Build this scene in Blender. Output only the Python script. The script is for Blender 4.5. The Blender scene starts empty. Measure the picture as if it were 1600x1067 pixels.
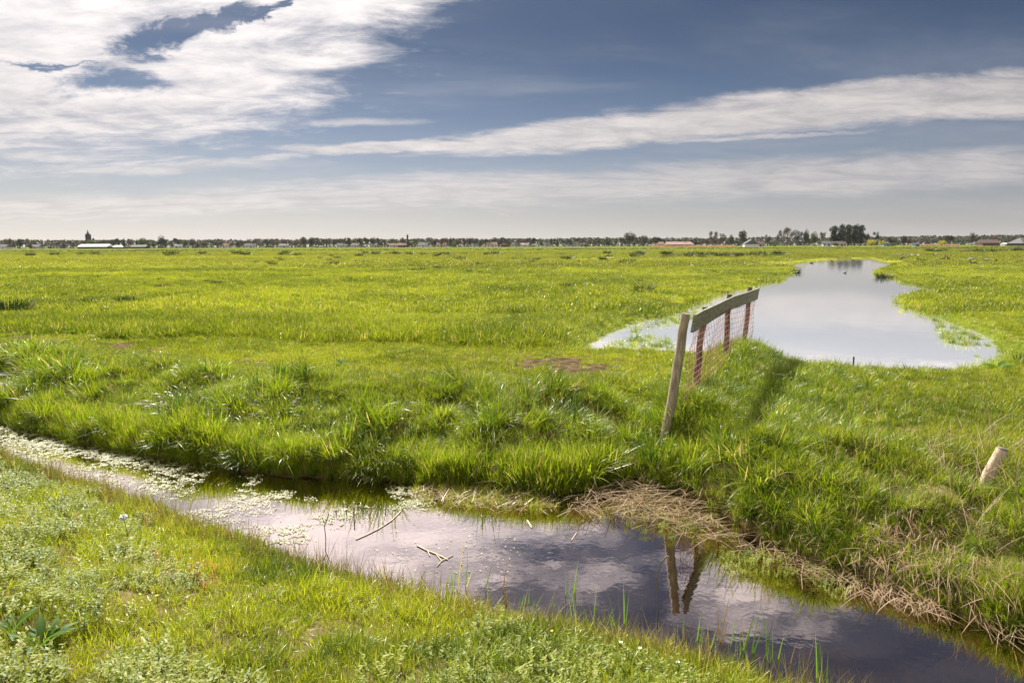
import bpy, math, random
import numpy as np
from mathutils import Matrix, Vector, Euler
R = math.radians
scene = bpy.context.scene
col = scene.collection
rng = np.random.default_rng(11)
random.seed(5)

# ------------------------------------------------------------------ camera
FPX, CAMZ, PITCH, ROLL = 1067.0, 2.5, 8.00, -0.22
cam_d = bpy.data.cameras.new('camera'); cam = bpy.data.objects.new('camera', cam_d); col.objects.link(cam)
cam_d.sensor_width = 36.0; cam_d.lens = 36.0 * FPX / 1600.0
cam_d.clip_start = 0.05; cam_d.clip_end = 20000
cam.location = (0, 0, CAMZ)
cam.rotation_euler = (Matrix.Rotation(R(90 - PITCH), 3, 'X') @ Matrix.Rotation(R(ROLL), 3, 'Z')).to_euler()
scene.camera = cam
CM = np.array(cam.rotation_euler.to_matrix())

def ray(px, py):
    return CM @ np.array([(px - 800.0) / FPX, -(py - 533.5) / FPX, -1.0])
def PX(px, py, z=0.0):          # the point of the picture at height z
    d = ray(px, py); t = (z - CAMZ) / d[2]
    return np.array([d[0] * t, d[1] * t, z])
def PD(px, py, D):              # the point of the picture at forward distance D
    d = ray(px, py); t = D / d[1]
    return np.array([d[0] * t, D, CAMZ + d[2] * t])
def SKY(px, py):
    d = ray(px, py); return d[0] / d[1], d[2] / d[1]

# ------------------------------------------------------------------ light, sky, exposure
SUN_AZ, SUN_EL = 26.0, 46.0     # degrees left of the view, above the horizon
EXPOSURE = 1.12
SKY_STRENGTH = 0.070
HAZE = 0.00004
sd = Vector((-math.sin(R(SUN_AZ)) * math.cos(R(SUN_EL)), math.cos(R(SUN_AZ)) * math.cos(R(SUN_EL)), math.sin(R(SUN_EL))))
sun_d = bpy.data.lights.new('sun', 'SUN'); sun = bpy.data.objects.new('sun', sun_d); col.objects.link(sun)
sun_d.energy = 5.0; sun_d.angle = R(0.53); sun_d.color = (1.0, 0.95, 0.86)
sun.rotation_euler = sd.to_track_quat('Z', 'Y').to_euler(); sun.location = (0, 0, 50)
scene.view_settings.view_transform = 'Standard'; scene.view_settings.look = 'None'
scene.view_settings.gamma = 1.0; scene.view_settings.exposure = EXPOSURE
try:
    scene.cycles.use_denoising = True
    scene.cycles.max_bounces = 5; scene.cycles.diffuse_bounces = 2; scene.cycles.glossy_bounces = 2
    scene.cycles.transmission_bounces = 3; scene.cycles.transparent_max_bounces = 6; scene.cycles.volume_bounces = 0
    scene.cycles.caustics_reflective = False; scene.cycles.caustics_refractive = False
    scene.cycles.sample_clamp_indirect = 4.0
except Exception:
    pass

class NB:
    """small node-building helper"""
    def __init__(s, nt): s.nt = nt
    def n(s, typ, **kw):
        nd = s.nt.nodes.new(typ)
        for k, v in kw.items(): setattr(nd, k, v)
        return nd
    def l(s, a, b): s.nt.links.new(a, b)
    def put(s, sock, v):
        if isinstance(v, bpy.types.NodeSocket): s.l(v, sock)
        else: sock.default_value = v
    def m(s, op, a, b=None, c=None, clamp=False):
        nd = s.n('ShaderNodeMath', operation=op); nd.use_clamp = clamp
        s.put(nd.inputs[0], a)
        if b is not None: s.put(nd.inputs[1], b)
        if c is not None: s.put(nd.inputs[2], c)
        return nd.outputs[0]
    def vm(s, op, a, b=None):
        nd = s.n('ShaderNodeVectorMath', operation=op)
        s.put(nd.inputs[0], a)
        if b is not None: s.put(nd.inputs[1], b)
        return nd.outputs['Value'] if op in ('LENGTH', 'DOT_PRODUCT') else nd.outputs[0]
    def mix(s, f, a, b, blend='MIX'):
        nd = s.n('ShaderNodeMix', data_type='RGBA', blend_type=blend)
        s.put(nd.inputs[0], f)
        for i, v in ((6, a), (7, b)):
            if isinstance(v, tuple) and len(v) == 3: v = v + (1,)
            s.put(nd.inputs[i], v)
        return nd.outputs[2]
    def noise(s, vec, scale, detail=4, rough=0.55, dist=0.0, color=False):
        nd = s.n('ShaderNodeTexNoise'); s.put(nd.inputs['Vector'], vec)
        nd.inputs['Scale'].default_value = scale; nd.inputs['Detail'].default_value = detail
        nd.inputs['Roughness'].default_value = rough; nd.inputs['Distortion'].default_value = dist
        return nd.outputs['Color'] if color else nd.outputs['Fac']
    def ss(s, v, lo, hi, a=0.0, b=1.0):
        nd = s.n('ShaderNodeMapRange', interpolation_type='SMOOTHSTEP'); s.put(nd.inputs[0], v)
        nd.inputs[1].default_value = lo; nd.inputs[2].default_value = hi
        nd.inputs[3].default_value = a; nd.inputs[4].default_value = b
        return nd.outputs[0]

def build_world():
    w = bpy.data.worlds.new('World'); scene.world = w; w.use_nodes = True
    nt = w.node_tree; nt.nodes.clear(); b = NB(nt)
    out = b.n('ShaderNodeOutputWorld'); bg = b.n('ShaderNodeBackground'); b.l(bg.outputs[0], out.inputs[0])
    sky = b.n('ShaderNodeTexSky', sky_type='NISHITA'); sky.sun_disc = False
    sky.sun_elevation = R(SUN_EL); sky.sun_rotation = R(-SUN_AZ)
    sky.air_density = 1.0; sky.dust_density = 1.2; sky.ozone_density = 2.0
    tc = b.n('ShaderNodeTexCoord'); sep = b.n('ShaderNodeSeparateXYZ'); b.l(tc.outputs['Generated'], sep.inputs[0])
    X, Y, Z = sep.outputs
    yy = b.m('MAXIMUM', Y, 0.05); zz = b.m('MAXIMUM', Z, 0.0)
    p = b.m('DIVIDE', X, yy); q = b.m('DIVIDE', zz, yy)
    cmb = b.n('ShaderNodeCombineXYZ'); b.l(p, cmb.inputs[0]); b.l(q, cmb.inputs[1]); PQ = cmb.outputs[0]
    # cloud sheet coordinates (a flat layer far above the ground, foreshortened towards the horizon)
    zc = b.m('ADD', zz, 0.10)
    c2 = b.n('ShaderNodeCombineXYZ'); b.l(b.m('DIVIDE', X, zc), c2.inputs[0]); b.l(b.m('DIVIDE', Y, zc), c2.inputs[1])
    CP = c2.outputs[0]
    mp = b.n('ShaderNodeMapping'); b.l(CP, mp.inputs[0]); mp.inputs['Rotation'].default_value = (0, 0, R(-12)); mp.inputs['Scale'].default_value = (0.55, 1.0, 1)
    S = mp.outputs[0]
    fine = b.m('ADD', b.m('MULTIPLY', b.noise(S, 4.2, 10, 0.66, 0.6), 0.55), b.m('MULTIPLY', b.noise(b.vm('MULTIPLY', PQ, (7.0, 30.0, 1.0)), 1.0, 9, 0.70, 0.4), 0.45)); coarse = b.noise(S, 1.5, 6, 0.6, 0.5)
    warpc = b.noise(PQ, 5.0, 4, 0.6, 0, True)
    wv = b.vm('MULTIPLY', b.vm('SUBTRACT', warpc, (0.5, 0.5, 0.5)), (0.10, 0.05, 0))
    w2 = b.noise(b.vm('MULTIPLY', PQ, (10.0, 22.0, 1.0)), 1.0, 6, 0.7, 0.5, True)
    W = b.vm('ADD', b.vm('ADD', PQ, wv), b.vm('MULTIPLY', b.vm('SUBTRACT', w2, (0.5, 0.5, 0.5)), (0.14, 0.055, 0)))
    W2 = b.vm('ADD', b.vm('ADD', PQ, b.vm('MULTIPLY', wv, (0.5, 0.4, 0))), b.vm('MULTIPLY', b.vm('SUBTRACT', w2, (0.5, 0.5, 0.5)), (0.08, 0.014, 0)))
    def blob(px, py, rx, ry, ang, vec=W):
        u, v = SKY(px, py)
        m = b.n('ShaderNodeMapping', vector_type='TEXTURE'); b.l(vec, m.inputs[0])
        m.inputs['Location'].default_value = (u, v, 0); m.inputs['Rotation'].default_value = (0, 0, R(ang))
        m.inputs['Scale'].default_value = (rx / FPX, ry / FPX, 1)
        return b.m('SUBTRACT', 1.0, b.vm('LENGTH', m.outputs[0]))
    def mx(*vs):
        r = vs[0]
        for v in vs[1:]: r = b.m('SMOOTH_MAX', r, v, 0.15)
        return r
    nz = b.m('SUBTRACT', fine, 0.5)
    # A: the great sheet upper left
    A = mx(blob(-80, 92, 640, 168, 3), blob(270, 120, 310, 100, 8), blob(545, -38, 255, 96, 24), blob(20, -300, 760, 330, 0))
    HO = mx(blob(185, 132, 110, 26, -3), blob(300, 52, 150, 17, 17), blob(60, 98, 120, 7, -4), blob(235, 75, 60, 22, 10), blob(430, 12, 80, 8, 28))
    A = b.m('SUBTRACT', b.m('MULTIPLY', A, 1.9), b.m('MULTIPLY', b.m('MAXIMUM', b.m('ADD', HO, 0.12), 0.0), 1.9))
    dA = b.ss(b.m('ADD', A, b.m('MULTIPLY', nz, 3.6)), -0.42, 1.0)
    # B: long bank across the right
    B = mx(blob(1330, 163, 470, 36, 5.2, W2), blob(1720, 142, 420, 40, 4, W2), blob(960, 206, 330, 27, 4.5, W2), blob(640, 229, 230, 10, 0.5, W2))
    dB = b.ss(b.m('ADD', b.m('MULTIPLY', B, 2.0), b.m('MULTIPLY', nz, 2.1)), -0.15, 0.85)
    # C: faint veil low down, D: thin streaks
    Cc = mx(blob(1320, 272, 640, 34, 2.5, W2), blob(760, 297, 520, 30, 1, W2), blob(200, 322, 420, 22, 2, W2))
    dC = b.m('MULTIPLY', b.ss(b.m('ADD', b.m('MULTIPLY', Cc, 1.4), b.m('MULTIPLY', nz, 1.4)), -0.35, 0.9), 0.78)
    D = mx(blob(270, 259, 230, 11, 1.5, W2), blob(70, 245, 120, 9, 0, W2), blob(430, 246, 70, 6, 6, W2), blob(560, 192, 110, 7, 0, W2), blob(1180, 215, 200, 5, 3, W2), blob(770, 335, 12, 4, 0))
    dD = b.m('MULTIPLY', b.ss(b.m('ADD', b.m('MULTIPLY', D, 1.3), b.m('MULTIPLY', nz, 1.4)), -0.3, 1.0), 0.75)
    # the rest of the sky, above and behind
    hi = b.ss(q, 0.35, 0.44)
    lft = b.ss(p, -0.8, 0.6, 0.17, 0.04)
    g = b.ss(b.m('ADD', b.m('ADD', coarse, b.m('MULTIPLY', nz, 0.55)), lft), 0.47, 0.66)
    beh = b.ss(Y, 0.05, 0.3, 1.0, 0.0)
    dG = b.m('MULTIPLY', g, b.m('MAXIMUM', hi, beh))
    dens = b.m('MAXIMUM', b.m('MAXIMUM', dA, dB), b.m('MAXIMUM', b.m('MAXIMUM', dC, dD), dG))
    veil = b.m('MULTIPLY', b.ss(b.noise(S, 0.9, 6, 0.6, 0.6), 0.40, 0.75), b.ss(q, 0.3, 0.5, 0.22, 0.34))
    dens = b.m('MAXIMUM', dens, veil)
    # clear sky: Nishita, greyed by thin haze
    hsv = b.n('ShaderNodeHueSaturation'); hsv.inputs['Saturation'].default_value = 0.74; b.l(sky.outputs[0], hsv.inputs['Color'])
    base = b.mix(1.0, hsv.outputs[0], SKY_TINT, 'MULTIPLY')
    base = b.mix(b.ss(zz, 0.06, 0.30), base, b.mix(1.0, base, (0.56, 0.57, 0.58), 'MULTIPLY'))
    hz = b.m('POWER', b.m('SUBTRACT', 1.0, b.m('MINIMUM', b.m('MULTIPLY', zz, 3.4), 1.0)), 3.2)
    sdot = b.vm('DOT_PRODUCT', tc.outputs['Generated'], tuple(sd))
    glow = b.m('POWER', b.m('MAXIMUM', sdot, 0.0), 6.0)
    hcol = b.mix(glow, b.mix(b.ss(p, -0.8, 0.9), (6.2, 5.7, 5.1), (3.9, 3.7, 3.55)), (8.5, 7.8, 7.2))
    base = b.mix(b.m('MULTIPLY', hz, 0.9), base, hcol)
    cl = b.mix(b.ss(fine, 0.34, 0.66), (3.3, 3.2, 3.35), (5.6, 5.2, 5.05))
    cg = b.m('ADD', b.ss(q, 0.33, 0.45, 0.85, 2.0), b.m('MULTIPLY', glow, 1.5))
    cc = b.n('ShaderNodeCombineXYZ')
    for i in range(3): b.l(cg, cc.inputs[i])
    cl = b.mix(1.0, cl, cc.outputs[0], 'MULTIPLY')
    cl = b.mix(b.m('MULTIPLY', hz, 0.55), cl, hcol)
    fin = b.mix(b.m('MULTIPLY', dens, 0.95), base, cl)
    b.l(fin, bg.inputs[0]); bg.inputs[1].default_value = SKY_STRENGTH
    try: w.cycles.sampling_method = 'MANUAL'; w.cycles.sample_map_resolution = 512
    except Exception: pass
SKY_TINT = (0.235, 0.29, 0.38)
build_world()

# ------------------------------------------------------------------ noise for shapes
def _hash(ix, iy, seed):
    h = (ix.astype(np.int64) * 374761393 + iy.astype(np.int64) * 668265263 + seed * 1274126177) & 0xffffffff
    h = ((h ^ (h >> 13)) * 1274126177) & 0xffffffff
    return ((h ^ (h >> 16)) & 0xffff) / 65535.0
def vnoise(x, y, s, seed=0):
    x = np.asarray(x, float) / s; y = np.asarray(y, float) / s
    ix, iy = np.floor(x), np.floor(y); fx, fy = x - ix, y - iy
    fx = fx * fx * (3 - 2 * fx); fy = fy * fy * (3 - 2 * fy)
    a = _hash(ix, iy, seed); b = _hash(ix + 1, iy, seed); c = _hash(ix, iy + 1, seed); d = _hash(ix + 1, iy + 1, seed)
    return (a * (1 - fx) + b * fx) * (1 - fy) + (c * (1 - fx) + d * fx) * fy
def fbm(x, y, s, oc=3, seed=0):
    r, a, t = 0, 1.0, 0
    for k in range(oc):
        r = r + a * vnoise(x, y, s / 2 ** k, seed + 17 * k); t += a; a *= 0.55
    return r / t
def sst(v, a, b):
    t = np.clip((v - a) / (b - a), 0, 1); return t * t * (3 - 2 * t)

# ------------------------------------------------------------------ the lie of the land
FIELD = 0.50; POND_Z = 0.38
far_px = [(0, 662), (60, 678), (140, 697), (250, 716), (350, 731), (450, 744), (560, 748), (640, 757), (760, 762), (850, 775), (900, 768), (990, 752), (1060, 765), (1130, 800), (1200, 846), (1290, 893), (1400, 926), (1500, 962), (1600, 992)]
near_px = [(0, 722), (60, 748), (130, 770), (200, 795), (300, 832), (400, 868), (500, 903), (600, 934), (700, 962), (800, 985), (900, 1004), (1000, 1028), (1100, 1055), (1200, 1085), (1300, 1120)]
FE = np.array([PX(a, b)[:2] for a, b in far_px]); NE = np.array([PX(a, b)[:2] for a, b in near_px])
def extend(E):
    s = (E[3] - E[0]); s = s / s[0]; e = (E[-1] - E[-4]); e = e / e[0]
    e[1] = min(e[1], -0.3)
    return np.vstack([E[0] - s * 200, E, E[-1] + e * 200])
FE = extend(FE); NE = extend(NE)
def edges(x, y):
    w = 0.10 * (fbm(x, y, 0.55, 3, 3) - 0.5) * 2
    yf = np.interp(x, FE[:, 0], FE[:, 1]); yn = np.interp(x, NE[:, 0], NE[:, 1])
    return (y - yf) * 0.89 + w, (yn - y) * 0.89 + w * 0.6
pond_px = [(938, 532), (965, 520), (1000, 508), (1050, 494), (1095, 478), (1130, 462), (1180, 448), (1215, 437), (1245, 424), (1248, 411), (1262, 409.5), (1290, 407), (1312, 405.5), (1340, 404), (1358, 403.6), (1368, 407), (1392, 413), (1384, 420), (1374, 428), (1400, 436), (1440, 448), (1468, 455), (1450, 460), (1408, 463), (1410, 474), (1430, 487), (1462, 499), (1500, 515), (1545, 540), (1552, 552), (1520, 566), (1470, 574), (1430, 578), (1370, 575), (1300, 574), (1250, 573), (1210, 569), (1180, 562), (1140, 556), (1090, 553), (1030, 550), (985, 548), (950, 543)]
pud_px = [[(905, 408.5), (935, 404.8), (964, 403.4), (962, 405.4), (930, 408)], [(950, 468), (965, 464.5), (978, 465), (968, 469)],
          [(916, 536), (928, 531), (942, 534), (940, 545), (926, 549), (917, 543)], [(1200, 415.5), (1211, 412.5), (1212, 414.5), (1202, 417)],
          [(955, 397.6), (1020, 396.4), (1018, 397.4), (960, 398.6)]]
POLYS = [np.array([PX(a, b, POND_Z)[:2] for a, b in P]) for P in [pond_px] + pud_px]
def poly_sd(P, x, y):           # signed distance, negative inside
    d = np.full(x.shape, 1e9); ins = np.zeros(x.shape, bool)
    n = len(P)
    for i in range(n):
        a, b = P[i], P[(i + 1) % n]; e = b - a; L = (e ** 2).sum() + 1e-12
        t = np.clip(((x - a[0]) * e[0] + (y - a[1]) * e[1]) / L, 0, 1)
        d = np.minimum(d, np.hypot(x - a[0] - t * e[0], y - a[1] - t * e[1]))
        c = ((a[1] > y) != (b[1] > y))
        with np.errstate(divide='ignore', invalid='ignore'):
            xi = (b[0] - a[0]) * (y - a[1]) / (b[1] - a[1]) + a[0]
        ins ^= (c & (x < xi))
    return np.where(ins, -d, d)
def pond_sd(x, y):
    x = np.asarray(x, float); y = np.asarray(y, float)
    r = np.full(x.shape, 50.0)
    for k, P in enumerate(POLYS):
        lo, hi = P.min(0) - 6, P.max(0) + 6
        m = (x > lo[0]) & (x < hi[0]) & (y > lo[1]) & (y < hi[1])
        if m.any():
            s = poly_sd(P, x[m], y[m])
            if k == 0:
                amp = np.clip(y[m] / 50, 0.30, 1.4)
                s = s + amp * (fbm(x[m] / amp, y[m] / amp, 1.6, 3, 9) - 0.5) * 1.35 - 0.14
            r[m] = np.minimum(r[m], s)
    return r
F_TOP = [PD(1072, 490, 7.45), PD(1102, 480, 8.62), PD(1140, 460, 10.2), PD(1172, 449, 11.75)]
F_BASE = [PD(1045, 655, 7.45), PD(1089, 585, 8.62), PD(1135, 538, 10.2), PD(1163, 530, 11.75)]
STUMP = PX(1528, 784, 0.27)
def height(x, y):
    x = np.asarray(x, float); y = np.asarray(y, float)
    df, dn = edges(x, y)
    rr = np.hypot(x, y)
    near = np.clip(1 - rr / 60, 0, 1)
    f = FIELD + 0.05 * (fbm(x, y, 5, 3, 1) - 0.5) * 2 + 0.03 * (fbm(x, y, 0.5, 2, 2) - 0.5) * 2 * near
    t = np.clip(df / 2.0, 0, 1)
    tus = 0.30 * (fbm(x, y, 0.8, 3, 21) - 0.5) * 2 * np.clip(1.15 - np.abs(df - 1.1) / 1.2, 0, 1) + 0.10 * np.exp(-((df - 1.9) / 0.7) ** 2)
    zf = 0.12 * sst(df, 0, 0.14) + (f - 0.12) * (1 - (1 - t) ** 1.9) + tus
    t2 = np.clip(dn / 3.4, 0, 1)
    zn = 0.10 * sst(dn, 0, 0.16) + 0.72 * (1 - (1 - t2) ** 1.5) + 0.06 * (fbm(x, y, 0.6, 3, 5) - 0.5) * 2 * np.clip(dn / 0.5, 0, 1)
    dep = np.minimum(-df, -dn)
    zi = -0.34 * sst(dep, -0.02, 0.55) + 0.03 * (fbm(x, y, 0.4, 2, 6) - 0.5) * np.clip(dep * 3, 0, 1)
    z = np.where(df > 0, zf, np.where(dn > 0, zn, zi))
    # grassy hump that has grown along the fence
    a, b = F_BASE[0][:2] + np.array([0.28, 0.25]), F_BASE[3][:2] + np.array([0.28, 0.3]); e = b - a; L = (e ** 2).sum()
    tt = ((x - a[0]) * e[0] + (y - a[1]) * e[1]) / L; tc = np.clip(tt, 0, 1)
    dd = np.hypot(x - a[0] - tc * e[0], y - a[1] - tc * e[1])
    z = z + (0.08 + 0.22 * sst(tc, 0, 0.6)) * (0.7 + 0.6 * fbm(x, y, 0.6, 3, 13)) * np.exp(-(dd / 0.50) ** 2) * (df > 0) * sst(df, 0.2, 1.2)
    ws = np.exp(-(np.hypot(x - STUMP[0], y - STUMP[1] + 0.1) / 0.38) ** 2); z = z * (1 - ws) + 0.27 * ws
    s = pond_sd(x, y)
    pz = POND_Z - 0.25 * sst(-s, 0, 1.2)
    w = sst(s, 0, 0.9)
    z = np.where((s < 0.9) & (df > 0), np.where(s < 0, np.minimum(pz, POND_Z - 0.02), (POND_Z - 0.02) + (z - POND_Z + 0.02) * w), z)
    return z

# ------------------------------------------------------------------ materials
def mat(name):
    m = bpy.data.materials.new(name); m.use_nodes = True; m.node_tree.nodes.clear()
    b = NB(m.node_tree); o = b.n('ShaderNodeOutputMaterial'); return m, b, o
def simple(name, c, rough=0.8, var=0.15, scale=8.0, bump=0.0, c2=None, stretch=None, spec=0.3, metal=0.0):
    m, b, o = mat(name); bs = b.n('ShaderNodeBsdfPrincipled'); b.l(bs.outputs[0], o.inputs[0])
    tc = b.n('ShaderNodeTexCoord').outputs['Object']
    if stretch:
        mp = b.n('ShaderNodeMapping'); mp.inputs['Scale'].default_value = stretch; b.l(tc, mp.inputs[0]); tc = mp.outputs[0]
    n = b.noise(tc, scale, 6, 0.65)
    lo = c2 if c2 else tuple(v * (1 - var * 2) for v in c)
    b.l(b.mix(b.ss(n, 0.32, 0.68), lo, c), bs.inputs['Base Color'])
    bs.inputs['Roughness'].default_value = rough; bs.inputs['Specular IOR Level'].default_value = spec; bs.inputs['Metallic'].default_value = metal
    if bump:
        bp = b.n('ShaderNodeBump'); bp.inputs['Strength'].default_value = 0.6; bp.inputs['Distance'].default_value = bump
        b.l(n, bp.inputs['Height']); b.l(bp.outputs[0], bs.inputs['Normal'])
    return m
def leafy(name, ca, cb, cstraw=(0.42, 0.33, 0.15), straw=0.05, trans=0.40, rough=0.36, spec=0.38, tgain=1.6):
    """blades and leaves: colour varies per blade (uv.x) and per clump (tint); light shines through"""
    m, b, o = mat(name)
    uv = b.n('ShaderNodeUVMap'); uv.uv_map = 'UVMap'; sp = b.n('ShaderNodeSeparateXYZ'); b.l(uv.outputs[0], sp.inputs[0])
    at = b.n('ShaderNodeAttribute', attribute_type='INSTANCER', attribute_name='tint')
    f = b.m('ADD', b.m('MULTIPLY', sp.outputs[0], 0.5), b.m('SUBTRACT', at.outputs['Fac'], 0.25), clamp=True)
    c = b.mix(f, ca, cb)
    st = b.m('GREATER_THAN', b.m('ADD', sp.outputs[0], b.m('MULTIPLY', at.outputs['Fac'], 0.04)), 1.0 - straw)
    c = b.mix(st, c, cstraw)
    bs = b.n('ShaderNodeBsdfPrincipled'); b.l(c, bs.inputs['Base Color']); bs.inputs['Roughness'].default_value = rough
    bs.inputs['Specular IOR Level'].default_value = spec
    tr = b.n('ShaderNodeBsdfTranslucent')
    b.l(b.mix(1.0, c, (tgain, tgain * 1.0, tgain * 0.55), 'MULTIPLY'), tr.inputs[0])
    ms = b.n('ShaderNodeMixShader'); ms.inputs[0].default_value = trans
    b.l(bs.outputs[0], ms.inputs[1]); b.l(tr.outputs[0], ms.inputs[2]); b.l(ms.outputs[0], o.inputs[0])
    return m
M = {}
M['turf'] = leafy('turf_blades', (0.065, 0.110, 0.008), (0.35, 0.38, 0.022), straw=0.07)
M['lush'] = leafy('lush_blades', (0.036, 0.085, 0.008), (0.32, 0.39, 0.018), straw=0.035, spec=0.42)
M['field'] = leafy('field_blades', (0.070, 0.110, 0.008), (0.32, 0.35, 0.024), straw=0.06, spec=0.2)
M['farf'] = leafy('far_pasture_blades', (0.085, 0.105, 0.018), (0.25, 0.27, 0.026), straw=0.06, spec=0.15)
M['weed'] = leafy('weed_leaves', (0.11, 0.16, 0.012), (0.33, 0.36, 0.06), straw=0.0, trans=0.45, rough=0.5, spec=0.3)
M['straw'] = leafy('straw', (0.26, 0.17, 0.09), (0.70, 0.57, 0.42), straw=0.0, trans=0.25, rough=0.6, tgain=1.1)
M['rush'] = leafy('rush_blades', (0.020, 0.036, 0.012), (0.055, 0.080, 0.022), straw=0.06, trans=0.2, spec=0.2)
M['reed'] = leafy('reed_leaves', (0.10, 0.20, 0.02), (0.20, 0.33, 0.04), straw=0.04, trans=0.5)
M['sedge'] = leafy('sedge_stalks', (0.12, 0.10, 0.04), (0.22, 0.17, 0.08), straw=0.1, trans=0.35)
M['sorrel'] = leafy('sorrel', (0.32, 0.12, 0.07), (0.48, 0.20, 0.10), straw=0.0, trans=0.4)
M['float'] = leafy('floating_leaves', (0.24, 0.24, 0.10), (0.60, 0.56, 0.40), straw=0.0, trans=0.15, rough=0.55, spec=0.5)
M['dock'] = leafy('dock_leaf', (0.07, 0.14, 0.02), (0.12, 0.20, 0.03), straw=0.0, trans=0.45, rough=0.5, spec=0.15)
M['white'] = simple('white_petals', (0.8, 0.8, 0.76), 0.7, 0.03)
M['yellow'] = simple('yellow_petals', (0.75, 0.6, 0.03), 0.7, 0.05)
M['wood'] = simple('weathered_wood', (0.40, 0.33, 0.22), 0.85, 0.2, 14, 0.004, (0.17, 0.14, 0.09), (3, 3, 0.5))
M['board'] = simple('weathered_board', (0.30, 0.28, 0.22), 0.85, 0.2, 18, 0.003, (0.10, 0.10, 0.075), (0.6, 0.6, 3))
M['redwood'] = simple('red_stained_post', (0.185, 0.125, 0.095), 0.85, 0.2, 14, 0.004, (0.075, 0.055, 0.045), (3, 3, 0.6))
M['stump'] = simple('bleached_wood', (0.60, 0.47, 0.34), 0.85, 0.2, 16, 0.005, (0.28, 0.20, 0.13), (3, 3, 0.6))
M['rust'] = simple('rusty_wire', (0.36, 0.16, 0.12), 0.6, 0.15, 20)
M['twig'] = simple('dead_stick', (0.62, 0.52, 0.38), 0.8, 0.15, 20)
M['darkstalk'] = simple('dark_stalk', (0.05, 0.045, 0.03), 0.7, 0.2, 20)
M['bark'] = simple('bark', (0.09, 0.07, 0.055), 0.9, 0.2, 1.0)

def ground_material():
    m, b, o = mat('ground_soil_and_turf'); bs = b.n('ShaderNodeBsdfPrincipled'); b.l(bs.outputs[0], o.inputs[0])
    P = b.n('ShaderNodeNewGeometry').outputs['Position']
    wet = b.n('ShaderNodeVertexColor'); wet.layer_name = 'zone'
    sp = b.n('ShaderNodeSeparateColor'); b.l(wet.outputs[0], sp.inputs[0])
    n1 = b.noise(P, 0.35, 6, 0.6); n2 = b.noise(P, 6.0, 5, 0.6); n3 = b.noise(P, 0.02, 5, 0.6); n4 = b.noise(P, 0.09, 4, 0.6)
    g = b.mix(b.ss(n1, 0.35, 0.65), (0.17, 0.20, 0.018), (0.26, 0.27, 0.025))
    g = b.mix(b.ss(n3, 0.42, 0.62), g, (0.20, 0.20, 0.035))
    g = b.mix(b.m('MULTIPLY', b.ss(n4, 0.55, 0.72), 0.7), g, (0.12, 0.16, 0.03))
    mp = b.n('ShaderNodeMapping'); mp.inputs['Scale'].default_value = (0.02, 0.075, 1); b.l(P, mp.inputs[0])
    n5 = b.noise(mp.outputs[0], 1.0, 5, 0.65, 0.4)
    g = b.mix(b.m('MULTIPLY', b.ss(n5, 0.52, 0.66), 0.65), g, (0.17, 0.14, 0.05))
    dist = b.ss(b.vm('LENGTH', P), 120.0, 420.0); g = b.mix(b.m('MULTIPLY', dist, 0.8), g, (0.085, 0.11, 0.022))  # far ground darkened in colour, replacing the self-shading of grass blades
    soil = b.mix(b.ss(n2, 0.3, 0.7), (0.040, 0.028, 0.016), (0.14, 0.095, 0.06))
    c = b.mix(sp.outputs[0], g, b.mix(0.90, g, soil))  # soil under near grass; its dark tone also paints shade between blades
    c = b.mix(sp.outputs[1], c, soil)
    c = b.mix(sp.outputs[2], c, b.mix(b.ss(n2, 0.3, 0.7), (0.035, 0.022, 0.010), (0.13, 0.10, 0.03)))
    b.l(c, bs.inputs['Base Color']); bs.inputs['Roughness'].default_value = 1.0; bs.inputs['Specular IOR Level'].default_value = 0.0
    bp = b.n('ShaderNodeBump'); bp.inputs['Strength'].default_value = 0.7; bp.inputs['Distance'].default_value = 0.03
    b.l(n2, bp.inputs['Height']); b.l(bp.outputs[0], bs.inputs['Normal'])
    return m
def water_material(name, tint, gain, base, ripple, rscale, rough, cmax=0.95, gcol=(1, 1, 1), painted_sheen=None):
    m, b, o = mat(name)
    P = b.n('ShaderNodeNewGeometry').outputs['Position']
    n = b.noise(P, rscale, 3, 0.5, 0.3); n2 = b.noise(P, rscale * 0.2, 3, 0.5)
    bp = b.n('ShaderNodeBump'); bp.inputs['Strength'].default_value = 1.0; bp.inputs['Distance'].default_value = ripple
    b.l(b.m('ADD', n, b.m('MULTIPLY', n2, 3.0)), bp.inputs['Height'])
    fr = b.n('ShaderNodeFresnel'); fr.inputs[0].default_value = 1.333; b.l(bp.outputs[0], fr.inputs['Normal'])
    fac = b.m('MINIMUM', b.m('ADD', b.m('MULTIPLY', fr.outputs[0], gain), base), cmax)
    tr = b.n('ShaderNodeBsdfTransparent'); tr.inputs[0].default_value = tint + (1,)
    body = tr.outputs[0]
    if painted_sheen:  # pale diffuse colour painted in to stand for bright sky reflection
        sd2 = b.n('ShaderNodeBsdfDiffuse'); sd2.inputs[0].default_value = painted_sheen[:3] + (1,); mz = b.n('ShaderNodeMixShader'); mz.inputs[0].default_value = painted_sheen[3]
        b.l(tr.outputs[0], mz.inputs[1]); b.l(sd2.outputs[0], mz.inputs[2]); body = mz.outputs[0]
    gl = b.n('ShaderNodeBsdfGlossy'); gl.inputs['Roughness'].default_value = rough; gl.inputs[0].default_value = gcol + (1,)
    b.l(bp.outputs[0], gl.inputs['Normal'])
    ms = b.n('ShaderNodeMixShader'); b.l(fac, ms.inputs[0]); b.l(body, ms.inputs[1]); b.l(gl.outputs[0], ms.inputs[2])
    b.l(ms.outputs[0], o.inputs[0]); return m
M['ground'] = ground_material()
M['ditch'] = water_material('ditch_water', (0.42, 0.33, 0.2), 3.6, 0.15, 0.00035, 14, 0.012, gcol=(1.0, 0.87, 0.84))
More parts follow.
